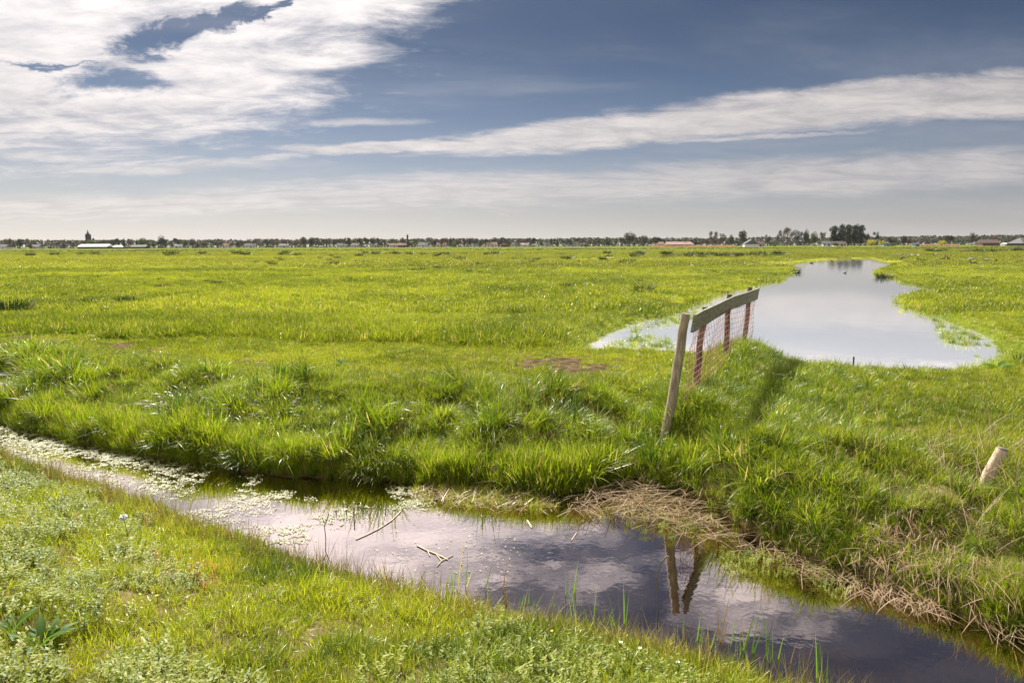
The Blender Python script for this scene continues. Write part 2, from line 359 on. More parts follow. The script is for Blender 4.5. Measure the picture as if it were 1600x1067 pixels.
M['pond'] = water_material('pond_water', (0.4, 0.4, 0.35), 1.0, 0.25, 0.0009, 5, 0.03, gcol=(1.0, 0.985, 0.96), painted_sheen=(0.46, 0.46, 0.48, 0.9))  # pond brightness lifted by a pale painted sheen

# ------------------------------------------------------------------ mesh builders
def link(name, me, parent=None, m=None):
    o = bpy.data.objects.new(name, me); col.objects.link(o)
    if m is not None: me.materials.append(m)
    if parent is not None: o.parent = parent
    return o
def tag(o, label=None, cat=None, group=None, kind=None):
    if label: o['label'] = label
    if cat: o['category'] = cat
    if group: o['group'] = group
    if kind: o['kind'] = kind
    return o
def empty(name, loc, label, cat, group=None, rz=0.0):
    o = bpy.data.objects.new(name, None); col.objects.link(o); o.location = loc; o.rotation_euler = (0, 0, rz)
    return tag(o, label, cat, group)
class MB:
    """vertices and quads/tris collected as arrays, with a uv pair per vertex"""
    def __init__(s): s.v = []; s.f = []; s.u = []; s.n = 0
    def add(s, v, f, u=None):
        v = np.asarray(v, float).reshape(-1, 3); f = np.asarray(f, int)
        s.v.append(v); s.f.append(f + s.n)
        s.u.append(np.zeros((len(v), 2)) if u is None else np.asarray(u, float)); s.n += len(v)
    def mesh(s, name, smooth=True, mts=()):
        V = np.vstack(s.v); U = np.vstack(s.u)
        me = bpy.data.meshes.new(name)
        loops = np.concatenate([f.ravel() for f in s.f]); tot = np.concatenate([np.full(len(f), f.shape[1]) for f in s.f])
        me.vertices.add(len(V)); me.vertices.foreach_set('co', V.ravel())
        me.loops.add(len(loops)); me.loops.foreach_set('vertex_index', loops.astype(np.int32))
        me.polygons.add(len(tot)); st = np.concatenate([[0], np.cumsum(tot)[:-1]]).astype(np.int32)
        me.polygons.foreach_set('loop_start', st)
        try: me.polygons.foreach_set('loop_total', tot.astype(np.int32))
        except Exception: pass
        me.polygons.foreach_set('use_smooth', np.full(len(tot), bool(smooth)))
        uv = me.uv_layers.new(name='UVMap'); uv.data.foreach_set('uv', U[loops].ravel())
        me.update(calc_edges=True)
        for m in mts: me.materials.append(m)
        return me
def ribbons(mb, base, az, L, th0, bend, w, seg=4, twist=None, rnd=None, tip=True):
    """many curved blades at once: base (N,3), azimuth, length, start angle from vertical, bend, width"""
    N = len(base); t = np.linspace(0, 1, seg + 1)
    base = np.asarray(base, float); one = np.ones(N)
    az, L, th0, bend, w = [np.asarray(a, float) * one for a in (az, L, th0, bend, w)]
    tw = np.zeros(N) if twist is None else twist
    rnd = rng.random(N) if rnd is None else rnd
    dirh = np.stack([np.cos(az), np.sin(az), 0 * az], 1)
    side = np.stack([-np.sin(az + tw), np.cos(az + tw), 0 * az], 1)
    pos = base.copy(); V = np.zeros((N, seg + 1, 2, 3))
    for k in range(seg + 1):
        wk = w * ((1 - t[k] ** 2.2) * 0.96 + 0.04 if tip else 1.0) * 0.5
        if tip and k == 0: wk = wk * 0.75
        V[:, k, 0] = pos - side * wk[:, None]; V[:, k, 1] = pos + side * wk[:, None]
        th = th0 + bend * (t[k] + 0.5 / seg)
        pos = pos + (dirh * np.sin(th)[:, None] + np.array([0, 0, 1.0]) * np.cos(th)[:, None]) * (L / seg)[:, None]
    idx = np.arange(N)[:, None] * (2 * (seg + 1)) + 2 * np.arange(seg)[None, :]
    F = np.stack([idx, idx + 1, idx + 3, idx + 2], -1).reshape(-1, 4)
    U = np.zeros((N, seg + 1, 2, 2)); U[..., 0] = rnd[:, None, None]; U[..., 1] = t[None, :, None]
    mb.add(V.reshape(-1, 3), F, U.reshape(-1, 2))
def tube(mb, pts, rad, sides=8, cap=True, u=0.5):
    pts = [np.array(p, float) for p in pts]; n = len(pts)
    rad = [rad] * n if np.isscalar(rad) else rad
    V = []
    up = np.array([0, 0, 1.0]); prev = None
    for i in range(n):
        d = pts[min(i + 1, n - 1)] - pts[max(i - 1, 0)]; d = d / (np.linalg.norm(d) + 1e-9)
        a = prev if prev is not None else (np.array([1.0, 0, 0]) if abs(d[2]) > 0.8 else up)
        s = np.cross(d, a); s /= np.linalg.norm(s) + 1e-9; tt = np.cross(s, d); prev = tt
        for k in range(sides):
            g = 2 * math.pi * k / sides; V.append(pts[i] + rad[i] * (math.cos(g) * s + math.sin(g) * tt))
    F = [(i * sides + k, i * sides + (k + 1) % sides, (i + 1) * sides + (k + 1) % sides, (i + 1) * sides + k) for i in range(n - 1) for k in range(sides)]
    mb.add(V, F, np.tile([u, 0.5], (len(V), 1)))
    if cap:
        for i, o in ((0, 1), (n - 1, -1)):
            ring = [i * sides + k for k in range(sides)][::o]
            c = len(V); P = [V[r] for r in ring] + [pts[i]]
            mb.add(P, [(k, (k + 1) % sides, sides) for k in range(sides)], np.tile([u, 0.5], (len(P), 1)))
def box(mb, x0, x1, y0, y1, z0, z1):
    V = [(x, y, z) for z in (z0, z1) for y in (y0, y1) for x in (x0, x1)]
    mb.add(V, [(0, 2, 3, 1), (4, 5, 7, 6), (0, 1, 5, 4), (2, 6, 7, 3), (0, 4, 6, 2), (1, 3, 7, 5)])

# ------------------------------------------------------------------ ground: one sheet to the horizon
def axis(lo, hi, s0, k, c=0.0):
    r = [c]; 
    while r[-1] < hi: r.append(r[-1] + math.hypot(s0, k * (r[-1] - c)))
    l = [c]
    while l[-1] > lo: l.append(l[-1] - math.hypot(s0, k * (l[-1] - c)))
    return np.array(l[::-1][:-1] + r)
gx = axis(-3000, 3000, 0.055, 0.0135); gy = axis(-500, 4200, 0.055, 0.0135, 5.0)
GX, GY = np.meshgrid(gx, gy); nx, ny = len(gx), len(gy)
GZ = height(GX.ravel(), GY.ravel())
V = np.stack([GX.ravel(), GY.ravel(), GZ], 1)
i, j = np.meshgrid(np.arange(nx - 1), np.arange(ny - 1)); k = (j * nx + i).ravel()
mb = MB(); mb.add(V, np.stack([k, k + 1, k + nx + 1, k + nx], 1))
gme = mb.mesh('ground')
_df, _dn = edges(V[:, 0], V[:, 1]); _s = pond_sd(V[:, 0], V[:, 1])
def bare(x, y):
    """bare trodden earth, about 0..1"""
    df, dn = edges(x, y)
    r = np.zeros(np.shape(x))
    for (px, py, rx, ry, a) in [(880, 572, 95, 16, 1.0), (60, 527, 90, 8, 0.9), (190, 540, 60, 6, 0.9), (700, 577, 60, 8, .9), (260, 548, 60, 6, 0.9), (400, 566, 70, 8, 0.6), (560, 582, 50, 8, 0.7), (970, 560, 45, 8, 0.6)]:
        c = PX(px, py, FIELD); w = rx * c[1] / FPX; h = abs(PX(px, py - ry, FIELD)[1] - c[1])
        r = np.maximum(r, a * np.exp(-((x - c[0]) / w) ** 2 - ((y - c[1]) / h) ** 2) * 1.5)
    for (px, py, rx, ry, a) in [(205, 968, 20, 6, .9), (60, 1056, 45, 7, .8), (110, 1064, 40, 7, 0.8)]:
        c = PX(px, py, 0.55); w = rx * c[1] / FPX; h = abs(PX(px, py - ry, .55)[1] - c[1])
        r = np.maximum(r, a * np.exp(-((x - c[0]) / w) ** 2 - ((y - c[1]) / h) ** 2))
    return np.minimum(r, 1) * sst(fbm(x * 0.6, y, 0.30, 3, 40), 0.36, 0.48)
zc = np.zeros((len(V), 4)); zc[:, 3] = 1
rr = np.hypot(V[:, 0], V[:, 1])
zc[:, 0] = np.clip(1.1 - rr / 22, 0, 1)  # near zone where the ground colour is darkened for shade under grass
zc[:, 1] = np.where(rr < 30, bare(V[:, 0], V[:, 1]), 0)
zc[:, 2] = np.clip(1 - np.minimum(np.maximum(_df, _dn) / 0.12, 1), 0, 1) * ((_df < .12) & (_dn < .12)) + (_s < 0.1)
ca = gme.color_attributes.new('zone', 'FLOAT_COLOR', 'POINT'); ca.data.foreach_set('color', np.clip(zc, 0, 1).ravel())
tag(link('ground', gme, None, M['ground']), 'flat green polder meadow with grassy ditch banks reaching the horizon', 'ground', kind='structure')

# water sheets
xs = np.concatenate([np.linspace(-90, -12, 30), np.linspace(-11.5, 11.5, 120), np.linspace(12, 60, 20)])
yf = np.interp(xs, FE[:, 0], FE[:, 1]); yn = np.interp(xs, NE[:, 0], NE[:, 1])
mb = MB(); n = len(xs)
mb.add(np.concatenate([np.stack([xs, yn - 0.5, 0 * xs], 1), np.stack([xs, yf + 0.5, 0 * xs], 1)]), [(a, a + 1, n + a + 1, n + a) for a in range(n - 1)])
tag(link('ditch_water', mb.mesh('ditch_water'), None, M['ditch']), 'dark ditch water reflecting clouds, running from the left edge to bottom right', 'water', kind='structure')
P0 = POLYS[0]; mb = MB()
mb.add([(-12, 11.2, POND_Z), (95, 11.2, POND_Z), (95, 190, POND_Z), (-12, 190, POND_Z)], [(0, 1, 2, 3)])
tag(link('pond_water', mb.mesh('pond_water'), None, M['pond']), 'pale calm flooded pond behind the fence reflecting the sky', 'water', kind='structure')

# ------------------------------------------------------------------ instanced vegetation (stuff)
def proto_collection(name, meshes):
    c = bpy.data.collections.new(name)
    for k, me in enumerate(meshes):
        o = bpy.data.objects.new('%s_%02d' % (name, k), me); c.objects.link(o)
    return c
def scatter(name, coll, nvar, P, scale, tint, label, cat, tilt=0.12, lean=None, rz=None):
    N = len(P)
    if N == 0: return
    me = bpy.data.meshes.new(name); me.vertices.add(N); me.vertices.foreach_set('co', np.asarray(P, float).ravel())
    rot = np.stack([rng.normal(0, tilt, N), rng.normal(0, tilt, N), rng.random(N) * 6.283 if rz is None else rz], 1)
    me.attributes.new('rot', 'FLOAT_VECTOR', 'POINT').data.foreach_set('vector', rot.ravel())
    sc = np.asarray(scale) * np.ones(N)
    me.attributes.new('scl', 'FLOAT', 'POINT').data.foreach_set('value', sc)
    me.attributes.new('tint', 'FLOAT', 'POINT').data.foreach_set('value', np.clip(np.asarray(tint) * np.ones(N), 0, 1))
    me.attributes.new('vid', 'INT', 'POINT').data.foreach_set('value', rng.integers(0, nvar, N).astype(np.int32))
    o = link(name, me); tag(o, label, cat, kind='stuff')
    ng = bpy.data.node_groups.new(name + '_gn', 'GeometryNodeTree')
    ng.interface.new_socket('Geometry', in_out='INPUT', socket_type='NodeSocketGeometry')
    ng.interface.new_socket('Geometry', in_out='OUTPUT', socket_type='NodeSocketGeometry')
    a = ng.nodes.new('NodeGroupInput'); z = ng.nodes.new('NodeGroupOutput')
    ci = ng.nodes.new('GeometryNodeCollectionInfo'); ci.inputs['Collection'].default_value = coll
    ci.inputs['Separate Children'].default_value = True; ci.inputs['Reset Children'].default_value = True
    ip = ng.nodes.new('GeometryNodeInstanceOnPoints'); ip.inputs['Pick Instance'].default_value = True
    def na(t, nm):
        q = ng.nodes.new('GeometryNodeInputNamedAttribute'); q.data_type = t; q.inputs['Name'].default_value = nm
        return [s for s in q.outputs if s.enabled][0]
    L = ng.links.new
    L(a.outputs[0], ip.inputs['Points']); L(ci.outputs[0], ip.inputs['Instance'])
    L(na('INT', 'vid'), ip.inputs['Instance Index']); L(na('FLOAT_VECTOR', 'rot'), ip.inputs['Rotation']); L(na('FLOAT', 'scl'), ip.inputs['Scale'])
    L(ip.outputs[0], z.inputs[0])
    md = o.modifiers.new('scatter', 'NODES'); md.node_group = ng
    return o
def clump(n, rad, lmin, lmax, w, th=0.15, bend=0.9, spread=0.35, seg=4, out=0.6, square=False):
    mb = MB()
    if square:
        b = np.zeros((n, 3)); b[:, :2] = (rng.random((n, 2)) - 0.5) * 2 * rad; a = rng.random(n) * 6.283
    else:
        r = rad * np.sqrt(rng.random(n)); g = rng.random(n) * 6.283
        b = np.stack([r * np.cos(g), r * np.sin(g), np.full(n, -0.015)], 1)
        a = g + rng.normal(0, 1.0 / max(out, 0.05), n)
    L = lmin + (lmax - lmin) * rng.random(n) ** 1.3
    ribbons(mb, b, a, L, np.abs(rng.normal(th, spread * 0.6, n)), rng.random(n) * bend + 0.1, w * rng.uniform(0.6, 1.3, n), seg, rng.normal(0, 0.5, n))
    return mb
def protos(name, k, m, **kw):
    return proto_collection(name, [clump(**kw).mesh('%s_%d' % (name, q), True, (m,)) for q in range(k)])
def weed_clump():
    mb = MB()
    for s in range(16):
        g = rng.random() * 6.283; r = 0.09 * math.sqrt(rng.random()); b = np.array([r * math.cos(g), r * math.sin(g), -0.01])
        L = rng.uniform(0.05, 0.11); le = rng.uniform(0, 0.5); d = np.array([math.cos(g) * math.sin(le), math.sin(g) * math.sin(le), math.cos(le)])
        ribbons(mb, [b], g, L, le, 0.1, 0.0025, 2, tip=False)
        for q in range(5):
            c = b + d * L * (0.35 + 0.65 * q / 4)
            a = q * 1.57 + rng.normal(0, 0.3, 2) + np.array([0, 3.14])
            ribbons(mb, [c, c], a, rng.uniform(0.012, 0.022), rng.uniform(0.9, 1.3), 0.4, 0.010, 2)
    return mb
C_turf = protos('turf_clump', 6, M['turf'], n=46, rad=0.075, lmin=0.04, lmax=0.13, w=0.0052, spread=0.5, bend=1.0)
C_lush = protos('lush_clump', 7, M['lush'], n=58, rad=0.07, lmin=0.08, lmax=0.30, w=0.0065, th=0.3, spread=0.6, bend=1.8, seg=5, out=1.6)
C_tuss = protos('tussock', 6, M['lush'], n=150, rad=0.14, lmin=0.13, lmax=0.38, w=0.0075, th=0.3, spread=0.8, bend=1.8, seg=6, out=1.8)
C_fringe = protos('fringe_clump', 5, M['lush'], n=34, rad=0.07, lmin=0.10, lmax=0.34, w=0.0075, th=0.12, spread=0.3, bend=0.7, seg=4, out=1.0)
C_mead = protos('meadow_clump', 6, M['field'], n=70, rad=0.15, lmin=0.05, lmax=0.16, w=0.008, spread=0.6, bend=1.0, seg=3)
C_patch = protos('meadow_patch', 5, M['field'], n=190, rad=0.42, lmin=0.06, lmax=0.17, w=0.017, spread=0.6, bend=0.9, seg=3, square=True)
C_far = protos('far_patch', 5, M['farf'], n=240, rad=1.5, lmin=0.06, lmax=0.18, w=0.05, spread=0.7, bend=0.8, seg=2, square=True)
C_weed = proto_collection('weed_clump', [weed_clump().mesh('weed_%d' % q, True, (M['weed'],)) for q in range(5)])
C_sedge = protos('sedge_clump', 5, M['sedge'], n=8, rad=0.05, lmin=0.12, lmax=0.34, w=0.0050, th=0.1, spread=0.15, bend=0.5)
C_straw = protos('straw_clump', 5, M['straw'], n=14, rad=0.08, lmin=0.10, lmax=0.34, w=0.0055, th=0.5, spread=0.8, bend=1.3, seg=5)

def wedge(y0, y1, dens, pad=1.5, k=0.80):
    xm = k * y1 + pad
    n = int((y1 - y0) * 2 * xm * dens); x = rng.uniform(-xm, xm, n); y = rng.uniform(y0, y1, n)
    m = np.abs(x) < k * y + pad
    return x[m], y[m]
def pts(x, y, sink=0.0): return np.stack([x, y, height(x, y) - sink], 1)

# near bank
x, y = wedge(0.6, 10, 420, 1.3); df, dn = edges(x, y)
k = (dn > 0.0) & (dn < 6.5) & (rng.random(len(x)) > 0.9 * bare(x, y)); x, y, dn = x[k], y[k], dn[k]
yl = fbm(x, y, 0.8, 3, 50)
sc = rng.uniform(0.6, 1.4, len(x)) * (0.45 + 0.95 * fbm(x, y, 0.4, 3, 51)) * (0.75 + 0.35 * sst(dn, 0.9, 0.0))
k = rng.random(len(x)) < np.where(dn < 0.9, 1.0, 0.75)
scatter('grass_near_bank', C_turf, 6, pts(x, y)[k], sc[k], (0.15 + 0.75 * sst(yl, 0.35, 0.7) + rng.normal(0, .2, len(x)))[k],
        'short yellowish green grass covering the near bank in the lower left', 'grass')
k = (dn > 0.45) & (rng.random(len(x)) < (0.12 + 0.60 * sst(fbm(x, y, 0.45, 3, 60), 0.36, 0.66)) * sst(fbm(x, y, 1.6, 2, 62), 0.25, 0.5))
scatter('weeds_near_bank', C_weed, 5, pts(x, y)[k], rng.uniform(0.5, 1.25, k.sum()), rng.uniform(0.1, 0.9, k.sum()),
        'low pale green small leaved weeds among the grass of the near bank', 'weeds')
k = (dn > 0.2) & (rng.random(len(x)) < 0.02 + 0.16 * sst(fbm(x, y, 0.5, 3, 61), 0.5, 0.65))
scatter('tall_grass_near_bank', C_lush, 7, pts(x, y)[k], rng.uniform(0.35, 0.65, k.sum()), rng.uniform(0.3, 0.9, k.sum()),
        'longer green grass tufts among the weeds of the near bank', 'grass')
xx, yy = wedge(0.6, 10, 190, 1.3); df, dn = edges(xx, yy)
k = (dn > -0.16) & (dn < 0.40) & (xx < 4.5); xx, yy = xx[k], yy[k]
scatter('sedge_stalks', C_sedge, 5, pts(xx, yy), rng.uniform(0.5, 1.05, len(xx)), rng.uniform(0, 1, len(xx)),
        'thin brownish seeding stalks standing along the near water edge', 'sedge')
k = (rng.random(len(x)) < 0.02 + 0.10 * sst(yl, 0.6, 0.75))
scatter('dry_grass_near_bank', C_straw, 5, pts(x, y)[k], rng.uniform(0.2, 0.45, k.sum()), rng.uniform(0, 1, k.sum()),
        'dry straw coloured blades scattered through the near bank grass', 'dry grass')

def clear_stump(x, y): return np.hypot(x - STUMP[0], (y - STUMP[1] + 0.16) * 0.6) > 0.17
# far bank
x, y = wedge(3.0, 14, 330, 1.0); df, dn = edges(x, y); s = pond_sd(x, y)
k = (df > 0.0) & (df < 2.9) & (s > 0.1) & clear_stump(x, y); x, y, df = x[k], y[k], df[k]
tn = fbm(x, y, 0.7, 3, 21); tn2 = fbm(x, y, 0.45, 2, 71)
bb = 1 - bare(x, y)
# tussocks: big single tufts with dark hollows between them
gxx, gyy = np.meshgrid(np.arange(-10, 9, 0.30), np.arange(3, 13.5, 0.30)); gxx = gxx.ravel() + rng.uniform(-.16, .16, gxx.size); gyy = gyy.ravel() + rng.uniform(-.16, .16, gyy.size)
dt, _q = edges(gxx, gyy); kt = (dt > 0.02) & (dt < 2.4) & (pond_sd(gxx, gyy) > .3) & (rng.random(len(gxx)) < 1.15 - dt / 3) & clear_stump(gxx, gyy); gxx, gyy, dt = gxx[kt], gyy[kt], dt[kt]
scatter('tussocks', C_tuss, 6, pts(gxx, gyy), (0.45 + 0.9 * sst(fbm(gxx, gyy, 0.8, 3, 21), .3, .7)) * rng.uniform(0.7, 1.25, len(gxx)) * np.clip(1.15 - dt / 6, .5, 1) * np.where(gxx / gyy > .38, .7, 1), rng.uniform(0.0, 0.8, len(gxx)),
        'thick arching grass tussocks on the far ditch bank', 'grass', 0.28)
k = rng.random(len(x)) < bb * np.clip(1.15 - df / 2.6, 0.10, 1) * (0.25 + 0.70 * sst(tn, 0.40, 0.6))
PXn = x / np.maximum(y, .1)
lenf = np.where(PXn > 0.38, 0.68, 1.0)
sc = lenf * (0.36 + 0.62 * sst(tn, 0.3, 0.75)) * (0.5 + 0.75 * tn2) * np.clip(1.2 - df / 5.0, 0.6, 1.1)
scatter('grass_far_bank', C_lush, 7, pts(x, y)[k], sc[k], (0.12 + 0.6 * fbm(x, y, 1.1, 2, 72) + 0.25 * tn2 + rng.normal(0, .22, len(x)))[k],
        'long lush green tussocky grass hanging over the far ditch bank', 'grass')
k = rng.random(len(x)) < (0.35 + 0.45 * (df > 1.4)) * bb
scatter('short_grass_far_bank', C_turf, 6, pts(x, y)[k], rng.uniform(0.8, 1.5, k.sum()), np.clip(0.35 + rng.normal(0, .2, k.sum()), 0, 1),
        'short green grass between the tussocks of the far bank', 'grass')
k = (rng.random(len(x)) < 0.02 + 0.10 * (df < 0.5) + 0.25 * (PXn > 0.45) * (df < 1.2) * sst(tn2, .4, .6))
scatter('dry_grass_far_bank', C_straw, 5, pts(x, y)[k], rng.uniform(0.5, 1.0, k.sum()), rng.uniform(0, 1, k.sum()),
        'dead straw coloured blades among the far bank grass', 'dry grass')
xe = rng.uniform(-9, 6.5, 5200); ye = np.interp(xe, FE[:, 0], FE[:, 1]) + np.abs(rng.normal(0, 0.20, 5200)); de, _q = edges(xe, ye); fr = fbm(xe, ye, 0.6, 2, 88)
ke = (de > -0.03) & (de < 0.6) & (rng.random(5200) < .25 + .9 * sst(fr, .35, .6)) & clear_stump(xe, ye); xe, ye, fr = xe[ke], ye[ke], fr[ke]
scatter('fringe_grass', C_fringe, 5, pts(xe, ye), rng.uniform(0.5, 1.0, len(xe)) * (0.6 + 0.7 * fr) * np.where(xe / ye > .3, .65, 1), rng.uniform(0.3, 1.0, len(xe)),
        'upright bright green grass fringing the far water edge', 'grass', 0.10)
xs_ = STUMP[0] + rng.uniform(-.5, .5, 260); ys_ = STUMP[1] + rng.uniform(-.6, .4, 260)
scatter('grass_round_stump', C_turf, 6, pts(xs_, ys_), rng.uniform(.7, 1.3, 260), rng.uniform(.1, .9, 260), 'short green grass around the foot of the leaning stump post', 'grass', 0.25)
# hump along the fence
a, b_ = F_BASE[0][:2], F_BASE[3][:2] + (F_BASE[3][:2] - F_BASE[2][:2]) * 0.3
t = rng.random(4200); off = np.where(rng.random(4200) < .6, rng.normal(0.30, 0.42, 4200), 0.3 + np.abs(rng.normal(0, 0.75, 4200)))
dr = (b_ - a) / np.linalg.norm(b_ - a); nr = np.array([dr[1], -dr[0]])
q = a[None] + (b_ - a)[None] * (t * 1.05 - 0.05)[:, None] + nr[None] * off[:, None]
scatter('grass_along_fence', C_lush, 7, pts(q[:, 0], q[:, 1]), rng.uniform(0.3, 1.05, len(q)) * (0.6 + 0.8 * fbm(q[:, 0], q[:, 1], 0.5, 3, 44)), rng.uniform(0.0, 0.8, len(q)),
        'tall dark green grass grown up in a hump along the fence', 'grass', 0.35)

# meadow behind
def lush_band(x, y):            # the strip of taller grass that edges the trodden path
    u = x / np.maximum(y, 1); c = np.interp(u, [-0.75, -0.35, 0.0, 0.18], [15.5, 14.3, 12.7, 13.9])
    c = c + 1.6 * (fbm(x, y, 2.0, 3, 33) - 0.5)
    return sst(y, c, c + 0.6) * sst(y, c + 8, c + 1.0) * sst(u, 0.22, 0.12)
x, y = wedge(6, 22, 135, 1.0); df, dn = edges(x, y); s = pond_sd(x, y)
k = (df > 2.1) & (s > 0.04) & (rng.random(len(x)) > 1.0 * bare(x, y)); x, y, s = x[k], y[k], s[k]
lb = lush_band(x, y); tn = fbm(x, y, 1.2, 3, 80)
sc = (0.30 + 0.6 * tn + 1.1 * lb) * rng.uniform(0.6, 1.4, len(x)) * np.where(s < 0.7, 0.6, 1)
scatter('meadow_grass', C_mead, 6, pts(x, y), sc, -0.15 + 1.25 * fbm(x, y, 2.0, 4, 81) - 0.15 * lb + rng.normal(0, .22, len(x)),
        'bright green meadow grass behind the far bank and around the pond', 'grass')
k = (rng.random(len(x)) < 0.02 + 0.45 * lb + 0.35 * (s < 0.5) * (s > -0.1))
scatter('long_meadow_grass', C_lush, 7, pts(x, y)[k], rng.uniform(0.45, 0.9, k.sum()), rng.uniform(0.3, 0.9, k.sum()),
        'taller fresh green grass in a strip behind the trodden path', 'grass')
x, y = wedge(20, 62, 7.5, 1.5); s = pond_sd(x, y); k = s > 0.15; x, y = x[k], y[k]
scatter('middle_meadow_grass', C_patch, 5, pts(x, y), (0.5 + 0.9 * fbm(x, y, 4, 3, 90)) * rng.uniform(.7, 1.3, len(x)), -0.15 + 1.25 * fbm(x, y, 5, 4, 91) + rng.normal(0, .2, len(x)),
        'yellow green pasture grass in the middle distance', 'grass')
x, y = wedge(58, 260, 0.42, 2); s = pond_sd(x, y); k = s > 1.2; x, y = x[k], y[k]
scatter('distant_meadow_grass', C_far, 5, pts(x, y), 0.6 + 0.8 * fbm(x, y, 14, 3, 92), -0.15 + 1.2 * fbm(x * .35, y, 18, 4, 93) + rng.normal(0, .15, len(x)),
        'pasture grass stretching away towards the village', 'grass')
x, y = wedge(11, 420, 0.9, 2); df, dn = edges(x, y); s = pond_sd(x, y)
k = (df > 3) & (s > .3) & (rng.random(len(x)) < np.clip(30.0 / y, 0.15, 1) * (0.05 + 0.95 * sst(np.where(y < 55, fbm(x, y * 1.3, 5, 4, 97), fbm(x * 0.3, y, 11, 4, 98)), 0.55, 0.66))); x, y = x[k], y[k]
C_rush = protos('coarse_tuft', 5, M['rush'], n=110, rad=0.20, lmin=0.08, lmax=0.24, w=0.014, th=0.2, bend=0.9, spread=0.6, seg=3, out=1.5)
scatter('coarse_grass', C_rush, 5, pts(x, y), rng.uniform(.35, 1.0, len(x)) * (y / 25.0) ** 0.35, rng.uniform(0, 1, len(x)), 'darker coarse grass patches dotted over the pasture', 'coarse grass')
#@@OBJECTS@@
# ------------------------------------------------------------------ fence
fence = empty('pasture_fence', tuple(F_BASE[1]), 'old wooden fence with grey top board and rusty wire netting between ditch and pond', 'fence')
fo = np.array(F_BASE[1])
def part(mbx, name, m, root, off, label=None, smooth=True):
    o = link(name, mbx.mesh(name, smooth), root, m)
    me = o.data; me.transform(Matrix.Translation(-Vector(off)))
    if label: o['label'] = label
    return o
def wob(a, b, n, amp):
    a = np.array(a, float); b = np.array(b, float)
    return [a + (b - a) * t + rng.normal(0, amp, 3) * (0 < t < 1) for t in np.linspace(0, 1, n)]
for i in range(4):
    top, base = F_TOP[i], F_BASE[i]; dn_ = (base - top) / np.linalg.norm(base - top)
    r0 = 0.056 if i == 0 else 0.043
    mbx = MB(); P = wob(top, base + dn_ * (0.35 if i == 0 else 0.5), 9, 0.006)
    rad = [r0 * (0.90 + 0.05 * math.sin(3 * k) + 0.012 * k) for k in range(9)]; rad[0] = r0 * 0.86
    tube(mbx, P, rad, 14)
    part(mbx, 'post', M['wood'] if i == 0 else M['redwood'], fence, fo, 'thick pale leaning end post' if i == 0 else None)
# top board along the posts, seen slightly bowed
rail_px = [(1077, 491.5, 7.42), (1090, 485.0, 7.98), (1106, 477.5, 8.62), (1122, 470.5, 9.3), (1140, 463.0, 10.2), (1160, 456.5, 11.0), (1180, 450.0, 11.95)]
RT = [PD(a, b, d) for a, b, d in rail_px]
mbx = MB(); Vr = []
for k, p_ in enumerate(RT):
    d = RT[min(k + 1, 6)] - RT[max(k - 1, 0)]; d[2] = 0; d /= np.linalg.norm(d); nrm = np.array([d[1], -d[0], 0])
    c = p_ + nrm * 0.062 + np.array([0, 0, 0.004 * math.sin(k * 2.1)])
    lean = np.array([-0.03, 0, 0]); hgt = 0.195 - 0.004 * (k % 2)
    Vr += [c - nrm * 0.016, c + nrm * 0.016, c + nrm * 0.016 - np.array([0, 0, hgt]) + lean, c - nrm * 0.016 - np.array([0, 0, hgt]) + lean]
Fr = [(4 * k + a, 4 * k + (a + 1) % 4, 4 * k + 4 + (a + 1) % 4, 4 * k + 4 + a) for k in range(6) for a in range(4)] + [(3, 2, 1, 0), (24, 25, 26, 27)]
mbx.add(Vr, Fr); part(mbx, 'top_board', M['board'], fence, fo, None, False)
# netting from under the board down into the grass
mbx = MB(); ns = 75; S_ = []
dd_ = np.linspace(0, 1, ns); cr = np.array([7.42, 8.62, 10.2, 11.8])
for t in dd_:
    D_ = 7.46 + t * (11.75 - 7.46)
    f_ = np.interp(D_, [d for _, _, d in rail_px], range(7)); k = min(int(f_), 5); w_ = f_ - k
    top = RT[k] * (1 - w_) + RT[k + 1] * w_; n_ = np.array([0.86, -0.5, 0])
    lean_ = np.array([np.interp(D_, cr, [F_BASE[q][0] - F_TOP[q][0] for q in range(4)]), 0, 0])
    S_.append((top + n_ * 0.064, lean_, float(height(top[0], top[1]))))
def net(t, h):      # h metres under the board top
    f_ = t * (ns - 1); k = min(int(f_), ns - 2); w_ = f_ - k
    a, la, _ = S_[k]; b2, lb2, _ = S_[k + 1]
    p_ = a * (1 - w_) + b2 * w_ + (la * (1 - w_) + lb2 * w_) * h / 1.2
    return p_ + np.array([0.012 * math.sin(h * 9 + t * 14), 0, -h - 0.02 * math.sin(t * 9.4)])
for q in range(15):
    tube(mbx, [net(t, 0.19 + 0.075 * q) for t in np.linspace(0, 1, 26)], 0.0036, 3, False)
for q in range(40):
    t0 = q / 39.0; tube(mbx, [net(min(t0 + 0.012 * math.sin(j * 1.57 + q), 1), 0.17 + 0.106 * j) for j in range(12)], 0.0026, 3, False)
part(mbx, 'wire_netting', M['rust'], fence, fo)

# leaning stump post on the right bank
sb = STUMP; st_ = PD(1566, 702, STUMP[1] - 0.03)
st = empty('stump_post', tuple(sb), 'bleached wooden post leaning right out of the grass on the right bank', 'post')
mbx = MB(); dn_ = (sb - st_) / np.linalg.norm(sb - st_); P = wob(st_, sb + dn_ * 0.35, 8, 0.004)
tube(mbx, P, [0.044, 0.050, 0.051, 0.049, 0.050, 0.049, 0.05, 0.05], 14)
part(mbx, 'shaft', M['stump'], st, sb)
mbx = MB(); 
nw = st_ - dn_ * 0.003; tube(mbx, [nw - dn_ * 0.0, nw - dn_ * 0.010, nw - dn_ * 0.014], [0.043, 0.039, 0.02], 11); part(mbx, 'weathered_end', M['board'], st, sb)

